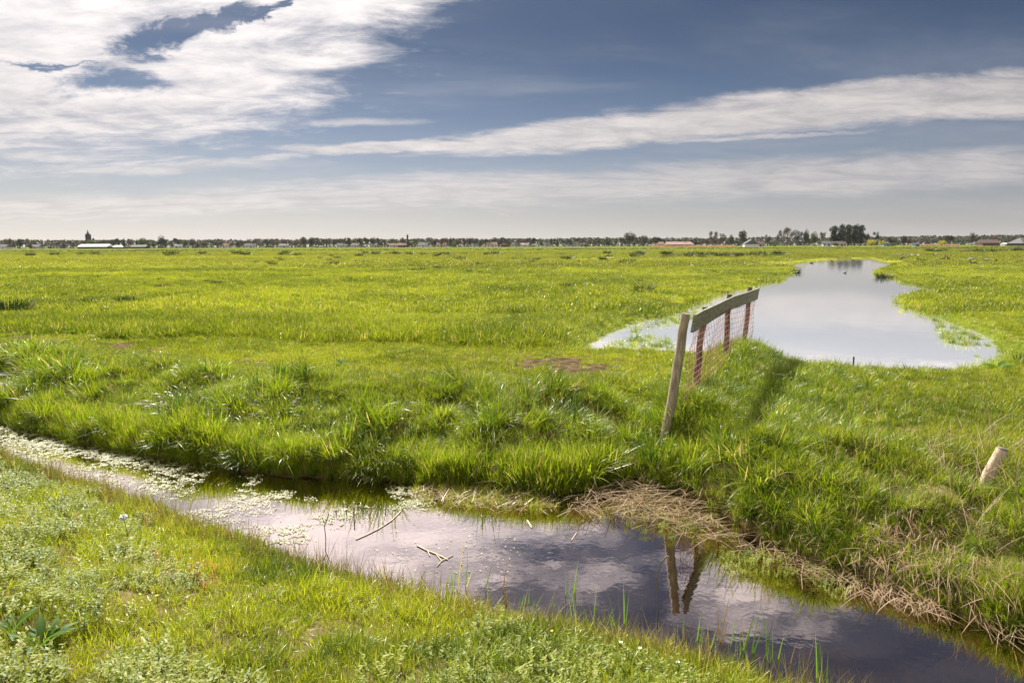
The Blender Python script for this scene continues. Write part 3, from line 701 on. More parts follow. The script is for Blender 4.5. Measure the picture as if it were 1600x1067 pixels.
def single(name, mbx, m, label, cat, group=None, origin=None, smooth=True):
    me = mbx.mesh(name, smooth)
    co = np.vstack(mbx.v) if origin is None else None
    og = Vector(origin) if origin is not None else Vector((co[:, 0].mean(), co[:, 1].mean(), co[:, 2].min()))
    me.transform(Matrix.Translation(-og)); o = link(name, me, None, m); o.location = og
    return tag(o, label, cat, group)
def stick(name, pix, z, r, m, label, cat='stick', side=()):
    mbx = MB(); tube(mbx, [PX(a, b, z) for a, b in pix], [r * (1 - 0.5 * k / len(pix)) for k in range(len(pix))], 6)
    for sp_ in side: tube(mbx, [PX(a, b, z) for a, b in sp_], r * 0.55, 5)
    return single(name, mbx, m, label, cat)
stick('floating_stick', [(626, 799), (612, 813), (592, 826), (572, 836), (556, 843)], 0.004, 0.007, M['twig'], 'long tan curved stick floating in the ditch', 'stick')
stick('floating_branch', [(652, 852), (668, 860), (684, 866), (700, 874)], 0.006, 0.007, M['twig'], 'small bleached forked branch floating in mid ditch', 'branch', ([(668, 860), (672, 868)], [(682, 866), (690, 876), (683, 884)], [(690, 876), (708, 867)]))
stick('reed_fragment', [(824, 813), (831, 824)], 0.004, 0.009, M['twig'], 'short pale reed fragment floating in open dark water', 'reed stem')
stick('broken_reed', [(893, 844), (901, 832)], 0.004, 0.005, M['twig'], 'thin pale broken reed floating left of the dead reed heap', 'reed stem')
zf_ = float(height(*PX(1210, 583, .62)[:2])) + 0.10
stick('dry_stick', [(1192, 580), (1208, 584), (1227, 586)], zf_, 0.012, M['twig'], 'pale dry stick lying in grass right of the fence', 'stick')
p_ = PX(1333, 574, POND_Z); mbx = MB(); tube(mbx, [p_ - [0, 0, .2], p_ + [0, 0, 0.19]], 0.014, 6)
single('pond_stake', mbx, M['darkstalk'], 'thin short stake standing at the near pond edge', 'stake')
mbx = MB(); a_ = PD(672, 398, 118); tube(mbx, [PD(676, 401.5, 118), PD(684, 398.5, 118), PD(692, 394.5, 118)], [0.25, 0.2, 0.1], 6); 
mbx.add([a_ + [0, 0, -1]] * 3, [(0, 1, 2)])
single('fallen_branch', mbx, M['bark'], 'dark fallen branch slanting in the far pasture', 'branch')

# ------------------------------------------------------------------ dead reeds, debris, floating weed
def in_poly(P, x, y):
    ins = np.zeros(x.shape, bool); n = len(P)
    for i in range(n):
        a, b = P[i], P[(i + 1) % n]
        if a[1] == b[1]: continue
        ins ^= ((a[1] > y) != (b[1] > y)) & (x < (b[0] - a[0]) * (y - a[1]) / (b[1] - a[1]) + a[0])
    return ins
def fill(poly, n, z=0.0):
    P = np.array(poly, float); r = []
    lo, hi = P.min(0), P.max(0)
    W = np.array([PX(a, b, z)[:2] for a, b in poly]); lo, hi = W.min(0), W.max(0)
    while len(r) < n:
        q = lo + rng.random((n * 4, 2)) * (hi - lo); q = q[in_poly(W, q[:, 0], q[:, 1])]; r += list(q)
    return np.array(r[:n])
def straws(mbx, poly, n, z0, z1, lmin, lmax, w, az=None, asp=1.0, th=(1.1, 1.6), bend=(-0.3, 0.5), pz=0.0):
    q = fill(poly, n, pz); zz_ = rng.uniform(z0, z1, n)
    g = np.maximum(height(q[:, 0], q[:, 1]), 0.0)
    b = np.stack([q[:, 0], q[:, 1], g + zz_], 1)
    a = rng.random(n) * 6.283 if az is None else rng.normal(R(az), asp, n)
    ribbons(mbx, b, a, rng.uniform(lmin, lmax, n), rng.uniform(th[0], th[1], n), rng.uniform(bend[0], bend[1], n), w * rng.uniform(0.6, 1.3, n), 5, rng.normal(0, 0.6, n))
mbx = MB()
heap = [(885, 790), (930, 768), (985, 752), (1040, 770), (1100, 800), (1125, 830), (1110, 848), (1060, 838), (1000, 815), (940, 806), (900, 806)]
straws(mbx, heap, 640, 0.0, 0.06, 0.08, 0.36, 0.0075, -60, 0.9)
straws(mbx, heap, 120, 0.02, 0.10, 0.12, 0.34, 0.0075, -130, 0.8, (0.8, 1.4), (0.3, 1.3))
straws(mbx, [(1100, 820), (1150, 840), (1230, 870), (1300, 905), (1290, 920), (1200, 880), (1110, 850)], 110, 0.0, 0.05, 0.08, 0.3, 0.006)
tag(link('dead_reeds', mbx.mesh('dead_reeds'), None, M['straw']), 'heap of dead pale reeds collapsed into the ditch below the fence', 'reeds', kind='stuff')
mbx = MB()
bank = [(1300, 868), (1350, 850), (1420, 842), (1480, 862), (1500, 905), (1470, 930), (1400, 915), (1330, 900)]
straws(mbx, bank, 950, 0.01, 0.08, 0.08, 0.28, 0.0072, -95, 0.9, (1.25, 1.95), (0.2, 1.0), 0.16)
straws(mbx, [(1190, 830), (1240, 812), (1300, 860), (1310, 890), (1250, 880)], 160, 0.0, 0.06, 0.1, 0.3, 0.006, -80, 0.7, (1.2, 1.8), (0, 0.8), 0.12)
straws(mbx, [(1480, 900), (1540, 890), (1600, 930), (1600, 985), (1540, 960)], 130, 0.02, 0.10, 0.15, 0.35, 0.006, -95, 0.6, (1.1, 1.9), (0.2, 0.9), 0.15)
straws(mbx, [(1430, 740), (1500, 700), (1590, 720), (1610, 850), (1540, 860), (1450, 800)], 150, 0.02, 0.2, 0.2, 0.55, 0.005, 60, 1.3, (0.2, 1.2), (0, 0.9), 0.42)
straws(mbx, [(1040, 660), (1075, 640), (1100, 700), (1090, 740), (1060, 740)], 70, 0.02, 0.15, 0.15, 0.4, 0.005, -60, 1.3, (0.2, 1.2), (0, 1.2), 0.55)
straws(mbx, [(740, 715), (800, 690), (880, 700), (870, 750), (780, 750)], 110, 0.02, 0.15, 0.12, 0.32, 0.006, -90, 1.2, (0.2, 1.5), (0, 1.0), 0.25)
tag(link('dead_grass', mbx.mesh('dead_grass'), None, M['straw']), 'pale dead grass hanging over the right bank into the ditch', 'dead grass', kind='stuff')
mbx = MB()
mat_px = [(640, 765), (760, 762), (850, 778), (880, 792), (800, 800), (720, 792), (650, 782)]
straws(mbx, mat_px, 900, 0.0, 0.03, 0.05, 0.22, 0.006)
M['debris'] = leafy('wet_debris', (0.22, 0.15, 0.05), (0.34, 0.28, 0.08), straw=0.3, trans=0.2, rough=0.4)
tag(link('reed_debris', mbx.mesh('reed_debris'), None, M['debris']), 'mat of brown reed debris along the far water edge', 'debris', kind='stuff')
q = fill(mat_px, 80); scatter('water_grass', C_turf, 6, np.stack([q[:, 0], q[:, 1], 0 * q[:, 0]], 1), rng.uniform(0.5, 1.0, 80), rng.uniform(.5, 1, 80), 'yellow green shoots in the debris mat at the far water edge', 'water plants', 0.3)
# flat floating leaves
def floaters(poly, n, lo, hi, thr, seed):
    q = fill(poly, n); k = rng.random(len(q)) < 0.95 * sst(fbm(q[:, 0], q[:, 1], 0.5, 4, seed), thr, thr + 0.2) * (fbm(q[:, 0], q[:, 1], 0.05, 2, 5) > .42); q = q[k]
    _d, _e = edges(q[:, 0], q[:, 1]); q = q[(_d < -0.02) & (_e < -0.02)]; return q, rng.uniform(lo, hi, len(q))
mbx = MB()
for poly, n, thr in (([(0, 664), (150, 690), (300, 722), (450, 742), (640, 762), (690, 790), (700, 806), (640, 800), (520, 788), (420, 778), (300, 752), (160, 722), (0, 690)], 60000, 0.36),
                     ([(300, 752), (520, 788), (560, 800), (500, 850), (380, 850), (260, 800), (120, 755), (0, 715), (0, 690)], 34000, 0.42),
                     ([(560, 800), (740, 812), (830, 850), (760, 950), (600, 900)], 260, 0.3)):
    q, sz = floaters(poly, n, 0.003, 0.010, thr, 31)
    n_ = len(q)
    a = rng.random(n_) * 6.283; tl = rng.normal(0, 0.16, (n_, 2))
    ux = np.stack([np.cos(a), np.sin(a), tl[:, 0]], 1) * sz[:, None]; uy = np.stack([-np.sin(a), np.cos(a), tl[:, 1]], 1) * sz[:, None] * rng.uniform(.5, .9, n_)[:, None]
    c = np.stack([q[:, 0], q[:, 1], np.full(n_, 0.005) + 0.25 * sz], 1)
    Vv = np.stack([c - ux, c - 0.3 * ux - uy, c + 0.6 * ux - 0.8 * uy, c + ux, c + 0.4 * ux + uy, c - 0.6 * ux + 0.7 * uy], 1).reshape(-1, 3)
    mbx.add(Vv, (np.arange(n_)[:, None] * 6 + np.arange(6)[None]), np.repeat(rng.random((n_, 2)), 6, 0))
tag(link('floating_weed', mbx.mesh('floating_weed', False), None, M['float']), 'glistening pale floating leaves covering the left part of the ditch', 'water plants', kind='stuff')
q = np.vstack([fill([(1120, 870), (1180, 862), (1240, 880), (1235, 900), (1180, 905), (1130, 895)], 26), fill([(980, 790), (1100, 820), (1120, 850), (1040, 850), (960, 815)], 20), fill([(1230, 880), (1330, 905), (1400, 925), (1300, 935)], 12)])
scatter('water_cress', C_weed, 5, np.stack([q[:, 0], q[:, 1], 0 * q[:, 0] + .005], 1), rng.uniform(0.4, 0.8, len(q)), rng.uniform(.2, 1, len(q)), 'small leafy water plants growing near the dead reeds', 'water plants', 0.3)

# ------------------------------------------------------------------ reed shoots at the water's edge
shoots = [(709, 922, 722, 832, 3), (725, 916, 731, 851, 2), (756, 922, 766, 864, 2), (787, 922, 796, 860, 2), (884, 930, 887, 889, 2), (893, 926, 895, 874, 2), (976, 972, 978, 908, 3),
          (1067, 988, 1075, 941, 3), (1122, 1000, 1131, 925, 4), (1158, 1018, 1162, 945, 4), (1172, 1020, 1178, 950, 3), (1198, 1028, 1198, 940, 4), (1211, 1028, 1216, 980, 2), (1256, 1052, 1264, 990, 3), (1277, 1058, 1279, 986, 4), (1292, 1066, 1290, 1000, 3), (1140, 1008, 1143, 955, 3), (1092, 1000, 1098, 960, 2)]
for q in range(34):
    bx = rng.uniform(640, 1300); by = np.interp(bx, [600, 850, 1000, 1200, 1300], [900, 955, 988, 1040, 1066]) + rng.uniform(-14, 8)
    shoots.append((bx, by, bx + rng.normal(4, 6), by - rng.uniform(18, 62) * (0.6 if bx < 850 else 1), int(rng.integers(1, 5))))
for i, (bx, by, tx, ty, nb) in enumerate(shoots):
    b0 = PX(bx, by, 0.0); t0 = PD(tx, ty, b0[1]); L_ = np.linalg.norm(t0 - b0)
    mbx = MB(); le = math.atan2(t0[0] - b0[0], t0[2] - b0[2])
    for q in range(nb):
        c = b0 + np.array([rng.normal(0, .012), rng.normal(0, .012), -0.08])
        ribbons(mbx, [c], rng.normal(0, .6), (L_ + 0.08) * (1 if q == 0 else rng.uniform(.35, .9)), le + rng.normal(0, .16 if q else 0.03), rng.normal(0, .22), rng.uniform(.006, .011), 5, np.array([R(90) + rng.normal(0, .5)]))
    lab = 'upright green reed shoots growing out of the near water edge'
    single('reed_shoot', mbx, M['straw'] if i % 5 == 3 else M['reed'], lab if i % 5 != 3 else 'dry straw coloured reed stems standing in the near water edge', 'reeds', 'reed shoots along the near water edge' if i % 5 != 3 else 'dry reed stems along the near water edge')
mbx = MB(); b0 = PX(1026, 1000, 0.0); P = [PD(1026, 1000, b0[1]), PD(1028, 950, b0[1]), PD(1026, 905, b0[1]), PD(1032, 880, b0[1]), PD(1042, 869, b0[1]), PD(1048, 868, b0[1])]
tube(mbx, P, [0.004, 0.003, 0.003, 0.004, 0.005, 0.002], 5)
single('drooping_seed_stalk', mbx, M['sedge'], 'tall single stalk with drooping brown seed head before the fence reflection', 'plant')
mbx = MB(); b0 = PX(509, 842, 0.0); tube(mbx, [b0, PD(507, 822, b0[1]), PD(514, 802, b0[1])], 0.004, 5); tube(mbx, [PD(507, 818, b0[1]), PD(503, 808, b0[1])], 0.003, 5)
single('bent_stalk', mbx, M['darkstalk'], 'dark bent stalk sticking up at the near water edge on the left', 'plant')
for px_, y0_, y1_ in ((553, 812, 796), (541, 805, 796), (525, 802, 796)):
    b0 = PX(px_, y0_, 0.0); mbx = MB(); tube(mbx, [b0 - [0, 0, .1], PD(px_, y1_, b0[1])], 0.005, 5)
    single('dark_stem', mbx, M['darkstalk'], 'short dark stem standing in the water among floating weed', 'stem', 'dark stems in the ditch')

# broad-leaved plants
def dock(px_, py_, z, n, L_, w_, label):
    b0 = PX(px_, py_, z); b0[2] = float(height(b0[0], b0[1]))
    r = empty('broadleaf_plant', tuple(b0), label, 'plant')
    for q in range(n):
        mbx = MB(); az = q * 2.4 + rng.normal(0, .3); ll = L_ * rng.uniform(.7, 1.15); sg = 9; th = rng.uniform(0.5, 1.0); bd = rng.uniform(0.5, 1.1)
        pos = np.array([0, 0, -0.01]); Vv = []; sd_ = np.array([-math.sin(az), math.cos(az), 0])
        for k in range(sg + 1):
            t = k / sg; a = th + bd * t; wd = w_ * (0.10 + 0.9 * math.sin(math.pi * min(1, max(0, (t - 0.12) / 0.88)) ** 0.8) ** 0.8 if 0.12 < t < 1 else 0.10) * (1 + 0.12 * math.sin(9 * t + q))
            nn = np.array([-math.cos(az) * math.cos(a), -math.sin(az) * math.cos(a), math.sin(a)])
            Vv += [pos - sd_ * wd / 2 + nn * wd * .18, pos, pos + sd_ * wd / 2 + nn * wd * .18]
            pos = pos + np.array([math.cos(az) * math.sin(a), math.sin(az) * math.sin(a), math.cos(a)]) * ll / sg
        F = [(3 * k + a, 3 * k + a + 1, 3 * k + a + 4, 3 * k + a + 3) for k in range(sg) for a in (0, 1)]
        mbx.add(Vv, F, np.tile([rng.random(), .5], (len(Vv), 1)))
        link('leaf', mbx.mesh('leaf'), r, M['dock'])
dock(66, 1018, 0.6, 12, 0.19, 0.042, 'large broad leaved dock plant in the bottom left corner')
dock(20, 1000, 0.6, 6, 0.15, 0.04, 'smaller broad leaved plant at the left edge beside the large dock')
dock(530, 572, 0.5, 8, 0.22, 0.07, 'broad leaved plant glinting on the trodden path in mid field')
dock(1560, 575, 0.5, 9, 0.3, 0.10, 'dark broad leaved plant at the right end of the near pond edge')
dock(115, 522, 0.5, 7, 0.28, 0.09, 'broad leaved plant beside the bare earth at far left')
# flowers
def flower(name, px_, py_, bx, by, m, rad, label, cat, clock=False, group=None):
    b0 = PX(bx, by, 0.45); b0[2] = float(height(b0[0], b0[1])); 
    b0 = PX(bx, by, b0[2]); t0 = PD(px_, py_, b0[1]); r = empty(name, tuple(b0), label, cat, group)
    mbx = MB(); h = t0 - b0; tube(mbx, [(0, 0, -.02), h * 0.5 + [0.004, 0, 0], h], 0.0022, 5); link('stem', mbx.mesh('stem'), r, M['reed'])
    mbx = MB(); n = 260 if clock else 14
    if clock:
        v = rng.normal(0, 1, (n, 3)); v /= np.linalg.norm(v, axis=1)[:, None]
        az = np.arctan2(v[:, 1], v[:, 0]); th = np.arccos(v[:, 2])
        ribbons(mbx, np.tile(h, (n, 1)) + v * rad * .55, az, rad * .45, th, 0.0, rad * .22, 2, tip=False)
        ribbons(mbx, np.tile(h, (n, 1)), az, rad * .6, th, 0.0, rad * .03, 1, tip=False)
        link('seed_head', mbx.mesh('seed_head'), r, m)
    else:
        az = np.linspace(0, 6.283, n, endpoint=False); ribbons(mbx, np.tile(h, (n, 1)), az, rad, 1.3, 0.1, rad * .45, 2)
        link('petals', mbx.mesh('petals'), r, m)
        mbx = MB(); tube(mbx, [h, h + [0, 0, rad * .3]], [rad * .4, rad * .2], 8); link('flower_centre', mbx.mesh('flower_centre'), r, M['yellow'])
flower('dandelion_clock', 193, 808, 203, 858, M['white'], 0.026, 'white dandelion seed head standing above the weeds at left', 'flower', True)
for a, b_, lab in ((970, 1003, 'left'), (1000, 1012, ''), (1059, 1034, '')):
    flower('daisy', a, b_, a + 1, b_ + 14, M['white'], 0.012, 'small white daisy in the near grass below the ditch', 'flower', False, 'daisies on the near bank')
for a, b_ in ((35, 789), (168, 835), (862, 985), (245, 930)):
    flower('buttercup', a, b_, a, b_ + 16, M['yellow'], 0.010, 'small yellow flower in the near bank grass', 'flower', False, 'yellow flowers on the near bank')
x, y = wedge(3.5, 9, 26, 1.0); df, dn = edges(x, y); u = x / y
k = (dn > 0.15) & (dn < 1.1) & (u < -0.42) & (u > -0.68); x, y = x[k], y[k]
C_sor = protos('sorrel_clump', 4, M['sorrel'], n=5, rad=0.03, lmin=0.10, lmax=0.2, w=0.008, th=0.1, spread=0.2, bend=0.4)
scatter('sorrel', C_sor, 4, pts(x, y), rng.uniform(0.4, 0.9, len(x)), 0.5, 'reddish sorrel stalks on the near bank at far left', 'sorrel')

# ------------------------------------------------------------------ rush tufts in the pasture
rp = [clump(220, 0.16, 0.18, 0.42, 0.013, th=0.1, bend=0.5, spread=0.45, seg=3, out=1.5).mesh('rush_%d' % q, True, (M['rush'],)) for q in range(4)]
named = [(14, 490, 2.2, 'widest dark rush clump at the left edge of the pasture'), (140, 474, 0.75, 'small dark rush tuft standing alone left of centre field'), (350, 472, 0.5, 'small rush tuft in the left half of the pasture below the poplar mass'),
         (146, 502, 0.9, 'rush tuft in front of the small lone tuft at left'), (1005, 458, 1.25, 'dark bushy rush tuft left of the fence, nearest the pond'), (884, 452, 0.95, 'left of the pair of rush tufts in mid pasture'), (904, 450, 0.85, 'right of the pair of rush tufts in mid pasture'), (460, 467, 0.8, 'low dark rush tuft in the middle left of the pasture')]
used = 0
def rush(px_, py_, s_, label, group=None):
    p_ = PX(px_, py_, FIELD); p_[2] = float(height(p_[0], p_[1])) - 0.02
    o = link('rush_tuft', rp[int(rng.integers(0, 4))]); k = s_ * (p_[1] / 26.0) ** 0.75
    o.location = p_; o.rotation_euler = (0, 0, rng.random() * 6.28); o.scale = (k * 1.75, k * 1.3, k * 0.85)
    tag(o, label, 'rushes', group)
for a in named: rush(*a)
for (a0, a1, b0, b1, n, s0) in ((0, 1230, 397, 402, 60, 0.9), (380, 1000, 404, 416, 26, 0.9), (0, 1000, 418, 450, 26, 0.6), (1030, 1220, 399, 404, 26, 1.0), (1430, 1600, 393, 396, 16, 1.0), (60, 700, 455, 495, 14, 0.55), (1400, 1600, 410, 440, 8, .5), (150, 230, 470, 476, 5, 0.8)):
    for q in range(n):
        a, b_ = rng.uniform(a0, a1), rng.uniform(b0, b1); p_ = PX(a, b_, FIELD)
        if pond_sd(p_[:1], p_[1:2])[0] < 1.0: continue
        rush(a, b_, s0 * rng.uniform(.5, 1.2), 'dark tuft of rushes in the open pasture', 'rush tufts scattered over the pasture')
for (a, b_, s_, lab) in ((1378, 431, 1.1, 'dark rush tuft on the small point of the right pond shore'), (1242, 424, 1.0, 'dark rush tuft at the left shore bend of the pond'), (1448, 566, 0.6, 'rush tuft at the near pond shore'), (1370, 575, 0.7, 'grass tuft on the near pond shore right of the stake'), (1466, 570, 0.75, 'grass tuft on the near pond shore nearest the right corner'), (1282, 577, 0.5, 'low grass tuft on the near pond shore left of the stake')):
    rush(a, b_, s_, lab)
# marsh grass standing in the pond's left arm
q = np.vstack([fill([(940, 548), (985, 552), (1050, 550), (1045, 530), (1010, 525), (960, 535)], 45, POND_Z), fill([(960, 522), (1060, 495), (1100, 480), (1120, 485), (1050, 510), (1000, 520)], 30, POND_Z), fill([(1440, 490), (1500, 515), (1545, 540), (1530, 560), (1480, 535)], 40, POND_Z)])
scatter('marsh_grass', C_lush, 7, np.stack([q[:, 0], q[:, 1], 0 * q[:, 0] + POND_Z], 1), rng.uniform(0.5, 1.2, len(q)), rng.uniform(.2, .8, len(q)), 'green marsh grass standing in the shallow pond margins', 'marsh grass', 0.05)

# ------------------------------------------------------------------ birds
def bird_mesh(k):
    mbx = MB()
    tube(mbx, [(-.30, 0, .20), (-.22, 0, .19), (-.10, 0, .17), (.05, 0, .17), (.16, 0, .20), (.21, 0, .27), (.23, 0, .36 if k else .30), (.26, 0, .41 if k else .33), (.30, 0, .40 if k else .33), (.35, 0, .39 if k else .32)],
         [.01, .05, .105, .12, .085, .045, .032, .042, .034, .006], 8)
    return mbx.mesh('goose_body', True)
bm_ = [bird_mesh(0), bird_mesh(1)]
M['dfe'] = simple('dark_feathers', (0.035, 0.03, 0.028), 0.7, 0.1); M['gfe'] = simple('grey_feathers', (0.36, 0.32, 0.27), 0.7, 0.2, 6)
bd_meshes = {}
for nm, m_ in (('d', M['dfe']), ('g', M['gfe'])):
    for k in (0, 1):
        me = bm_[k].copy(); me.materials.append(m_); bd_meshes[nm, k] = me
lg = MB(); tube(lg, [(.0, .04, .10), (.0, .04, 0)], .008, 4); tube(lg, [(.0, -.04, .10), (.0, -.04, 0)], .008, 4); leg_me = lg.mesh('legs'); leg_me.materials.append(M['sorrel'])
def bird(px_, py_, c, k, s_, label, group=None, water=False):
    p_ = PX(px_, py_, POND_Z if water else FIELD); 
    r = empty('duck' if water else 'goose', (p_[0], p_[1], (POND_Z - .08 * s_) if water else float(height(p_[0], p_[1])) + .05), label, 'bird', group, rng.random() * 6.28); r.scale = (s_ * .62,) * 3
    link('body', bd_meshes[c, k], r)
    if not water: link('legs', leg_me, r)
for a, b_ in ((1462, 400.5), (1418, 402), (1403, 400), (1425, 401), (1413, 405.5)): bird(a, b_, 'g', 1, 2.0, 'pale goose grazing on the pasture right of the pond', 'pale geese on the right pasture')
for a, b_ in ((1472, 408), (1482, 407.5)): bird(a, b_, 'd', 1, 1.9, 'one of two dark geese standing close together right of the pond', 'two dark geese')
for a, b_ in ((1434, 408), (1441, 409.5), (1556, 410.5), (1461, 401.5), (1476, 401.5), (1408, 406), (1520, 414)): bird(a, b_, 'd', 0, 1.7, 'dark bird feeding low in the pasture right of the pond', 'dark feeding birds')
for a, b_ in ((1541, 410), (1516, 409), (1435, 402)): bird(a, b_, 'g', 0, 2.0, 'grey goose resting in the pasture at far right', 'grey geese at far right')
bird(1320, 427, 'd', 1, 0.8, 'single dark duck swimming mid pond', None, True)
for a, b_ in ((1300, 408.6), (1268, 411.6), (1333, 406.8)): bird(a, b_, 'd', 0, 1.1, 'small dark duck at the far end of the pond', 'ducks at the far end of the pond', True)

# ------------------------------------------------------------------ trees on the horizon
def leafcards(mbx, blobs, n, size, seedless=0.0):
    w = np.array([b[3] * b[4] * b[5] for b in blobs]); w /= w.sum(); ii = rng.choice(len(blobs), n, p=w); B = np.array(blobs)[ii]
    v = rng.normal(0, 1, (n, 3)); v /= np.linalg.norm(v, axis=1)[:, None]; r = rng.random(n) ** 0.45
    c = B[:, :3] + v * B[:, 3:6] * r[:, None]
    a = rng.normal(0, 1, (n, 3)); a /= np.linalg.norm(a, axis=1)[:, None]; b = np.cross(a, rng.normal(0, 1, (n, 3))); b /= np.linalg.norm(b, axis=1)[:, None]
    s = size * rng.uniform(.5, 1.3, n)[:, None]
    mbx.add(np.stack([c - a * s, c - b * s * .7, c + a * s, c + b * s * .7], 1).reshape(-1, 3), np.arange(n * 4).reshape(-1, 4), np.repeat(rng.random((n, 2)), 4, 0))
def tree_mesh(kind):
    """unit-height tree: (trunk mesh, crown mesh)"""
    tk = MB(); cr_ = MB(); bl = []
    if kind == 'dome':
        for q in range(9): g = rng.random() * 6.28; bl.append((.20 * math.cos(g), .20 * math.sin(g), rng.uniform(.35, .75), .2, .2, .2))
        bl.append((0, 0, .62, .32, .32, .36)); n, sz, th = 1500, .030, .3
    elif kind == 'bare':
        for q in range(14):
            g = rng.random() * 6.28; r = rng.uniform(.18, .36); bl.append((r * math.cos(g), r * math.sin(g), rng.uniform(.48, .88), .16, .16, .12))
        n, sz, th = 2000, .020, .4
    elif kind == 'tall':
        for q in range(14):
            g = q * 2.4; r = rng.uniform(.02, .15); bl.append((r * math.cos(g), r * math.sin(g), .20 + .70 * q / 13, .17, .17, .10))
        n, sz, th = 2400, .026, .35
    elif kind == 'bush':
        for q in range(7): g = rng.random() * 6.28; bl.append((.3 * math.cos(g), .3 * math.sin(g), rng.uniform(.35, .7), .3, .3, .28))
        n, sz, th = 700, .05, .1
    elif kind == 'conifer':
        for q in range(8): t = q / 7; bl.append((0, 0, .25 + .7 * t, .20 * (1.05 - t), .20 * (1.05 - t), .08))
        n, sz, th = 700, .03, .2
    else:
        for q in range(10):
            g = rng.random() * 6.28; r = rng.uniform(.05, .38); bl.append((r * math.cos(g), r * math.sin(g), rng.uniform(.4, .86), rng.uniform(.12, .22), .16, rng.uniform(.1, .17)))
        n, sz, th = 1300, .034, .3
    leafcards(cr_, bl, n, sz)
    tube(tk, [(0, 0, -.03), (.006, 0, .2), (0, .006, th + .1), (0, 0, .72)], [.030, .022, .018, .006], 7)
    for b in bl[:8]:
        z0 = rng.uniform(th * .6, th + .15); tube(tk, [(0, 0, z0), (b[0] * .5, b[1] * .5, (z0 + b[2]) * .52), (b[0], b[1], b[2])], [.012, .008, .003], 4, False)
    return tk.mesh('trunk'), cr_.mesh('crown', False)
def leafmat(nm, a, b_): return leafy(nm, a, b_, straw=0.0, trans=0.25, rough=0.6, spec=0.2)
LM = {'olive': leafmat('olive_foliage', (.040, .045, .018), (.075, .10, .03)), 'dark': leafmat('dark_foliage', (.018, .028, .014), (.03, .05, .02)), 'brown': leafmat('bare_twigs', (.075, .055, .045), (.11, .085, .06)),
      'green': leafmat('spring_foliage', (.05, .08, .02), (.10, .16, .035)), 'yellow': leafmat('yellow_foliage', (.36, .33, .03), (.60, .54, .05))}
TM = {}
def tree(px_, top, base, D, w_px, kind, leaf, label, group=None, var=0, cat='tree', name=None):
    key = (kind, leaf, var)
    if key not in TM:
        t_, c_ = tree_mesh(kind); t_.materials.append(M['bark']); c_.materials.append(LM[leaf]); TM[key] = (t_, c_)
    p_ = PD(px_, base, D); H = (base - top) / FPX * D; k = {'dome': .95, 'bare': .92, 'tall': .48, 'bush': 1.15, 'conifer': .42}.get(kind, .95)
    nm = name or {'conifer': 'conifer_tree', 'bush': 'willow_bush', 'bare': 'bare_tree', 'tall': 'tall_tree'}.get(kind, 'broadleaf_tree')
    r = empty(nm, (p_[0], D, FIELD - .1), label, cat, group, rng.random() * 6.28)
    W_ = (w_px / FPX * D) / k; r.scale = (W_, W_, H + (p_[2] - FIELD))
    link('trunk', TM[key][0], r); link('crown', TM[key][1], r)
def base_y(px_): return 388.6 - px_ * 5.0 / 1600
B6 = lambda q: base_y(q) - 0.3
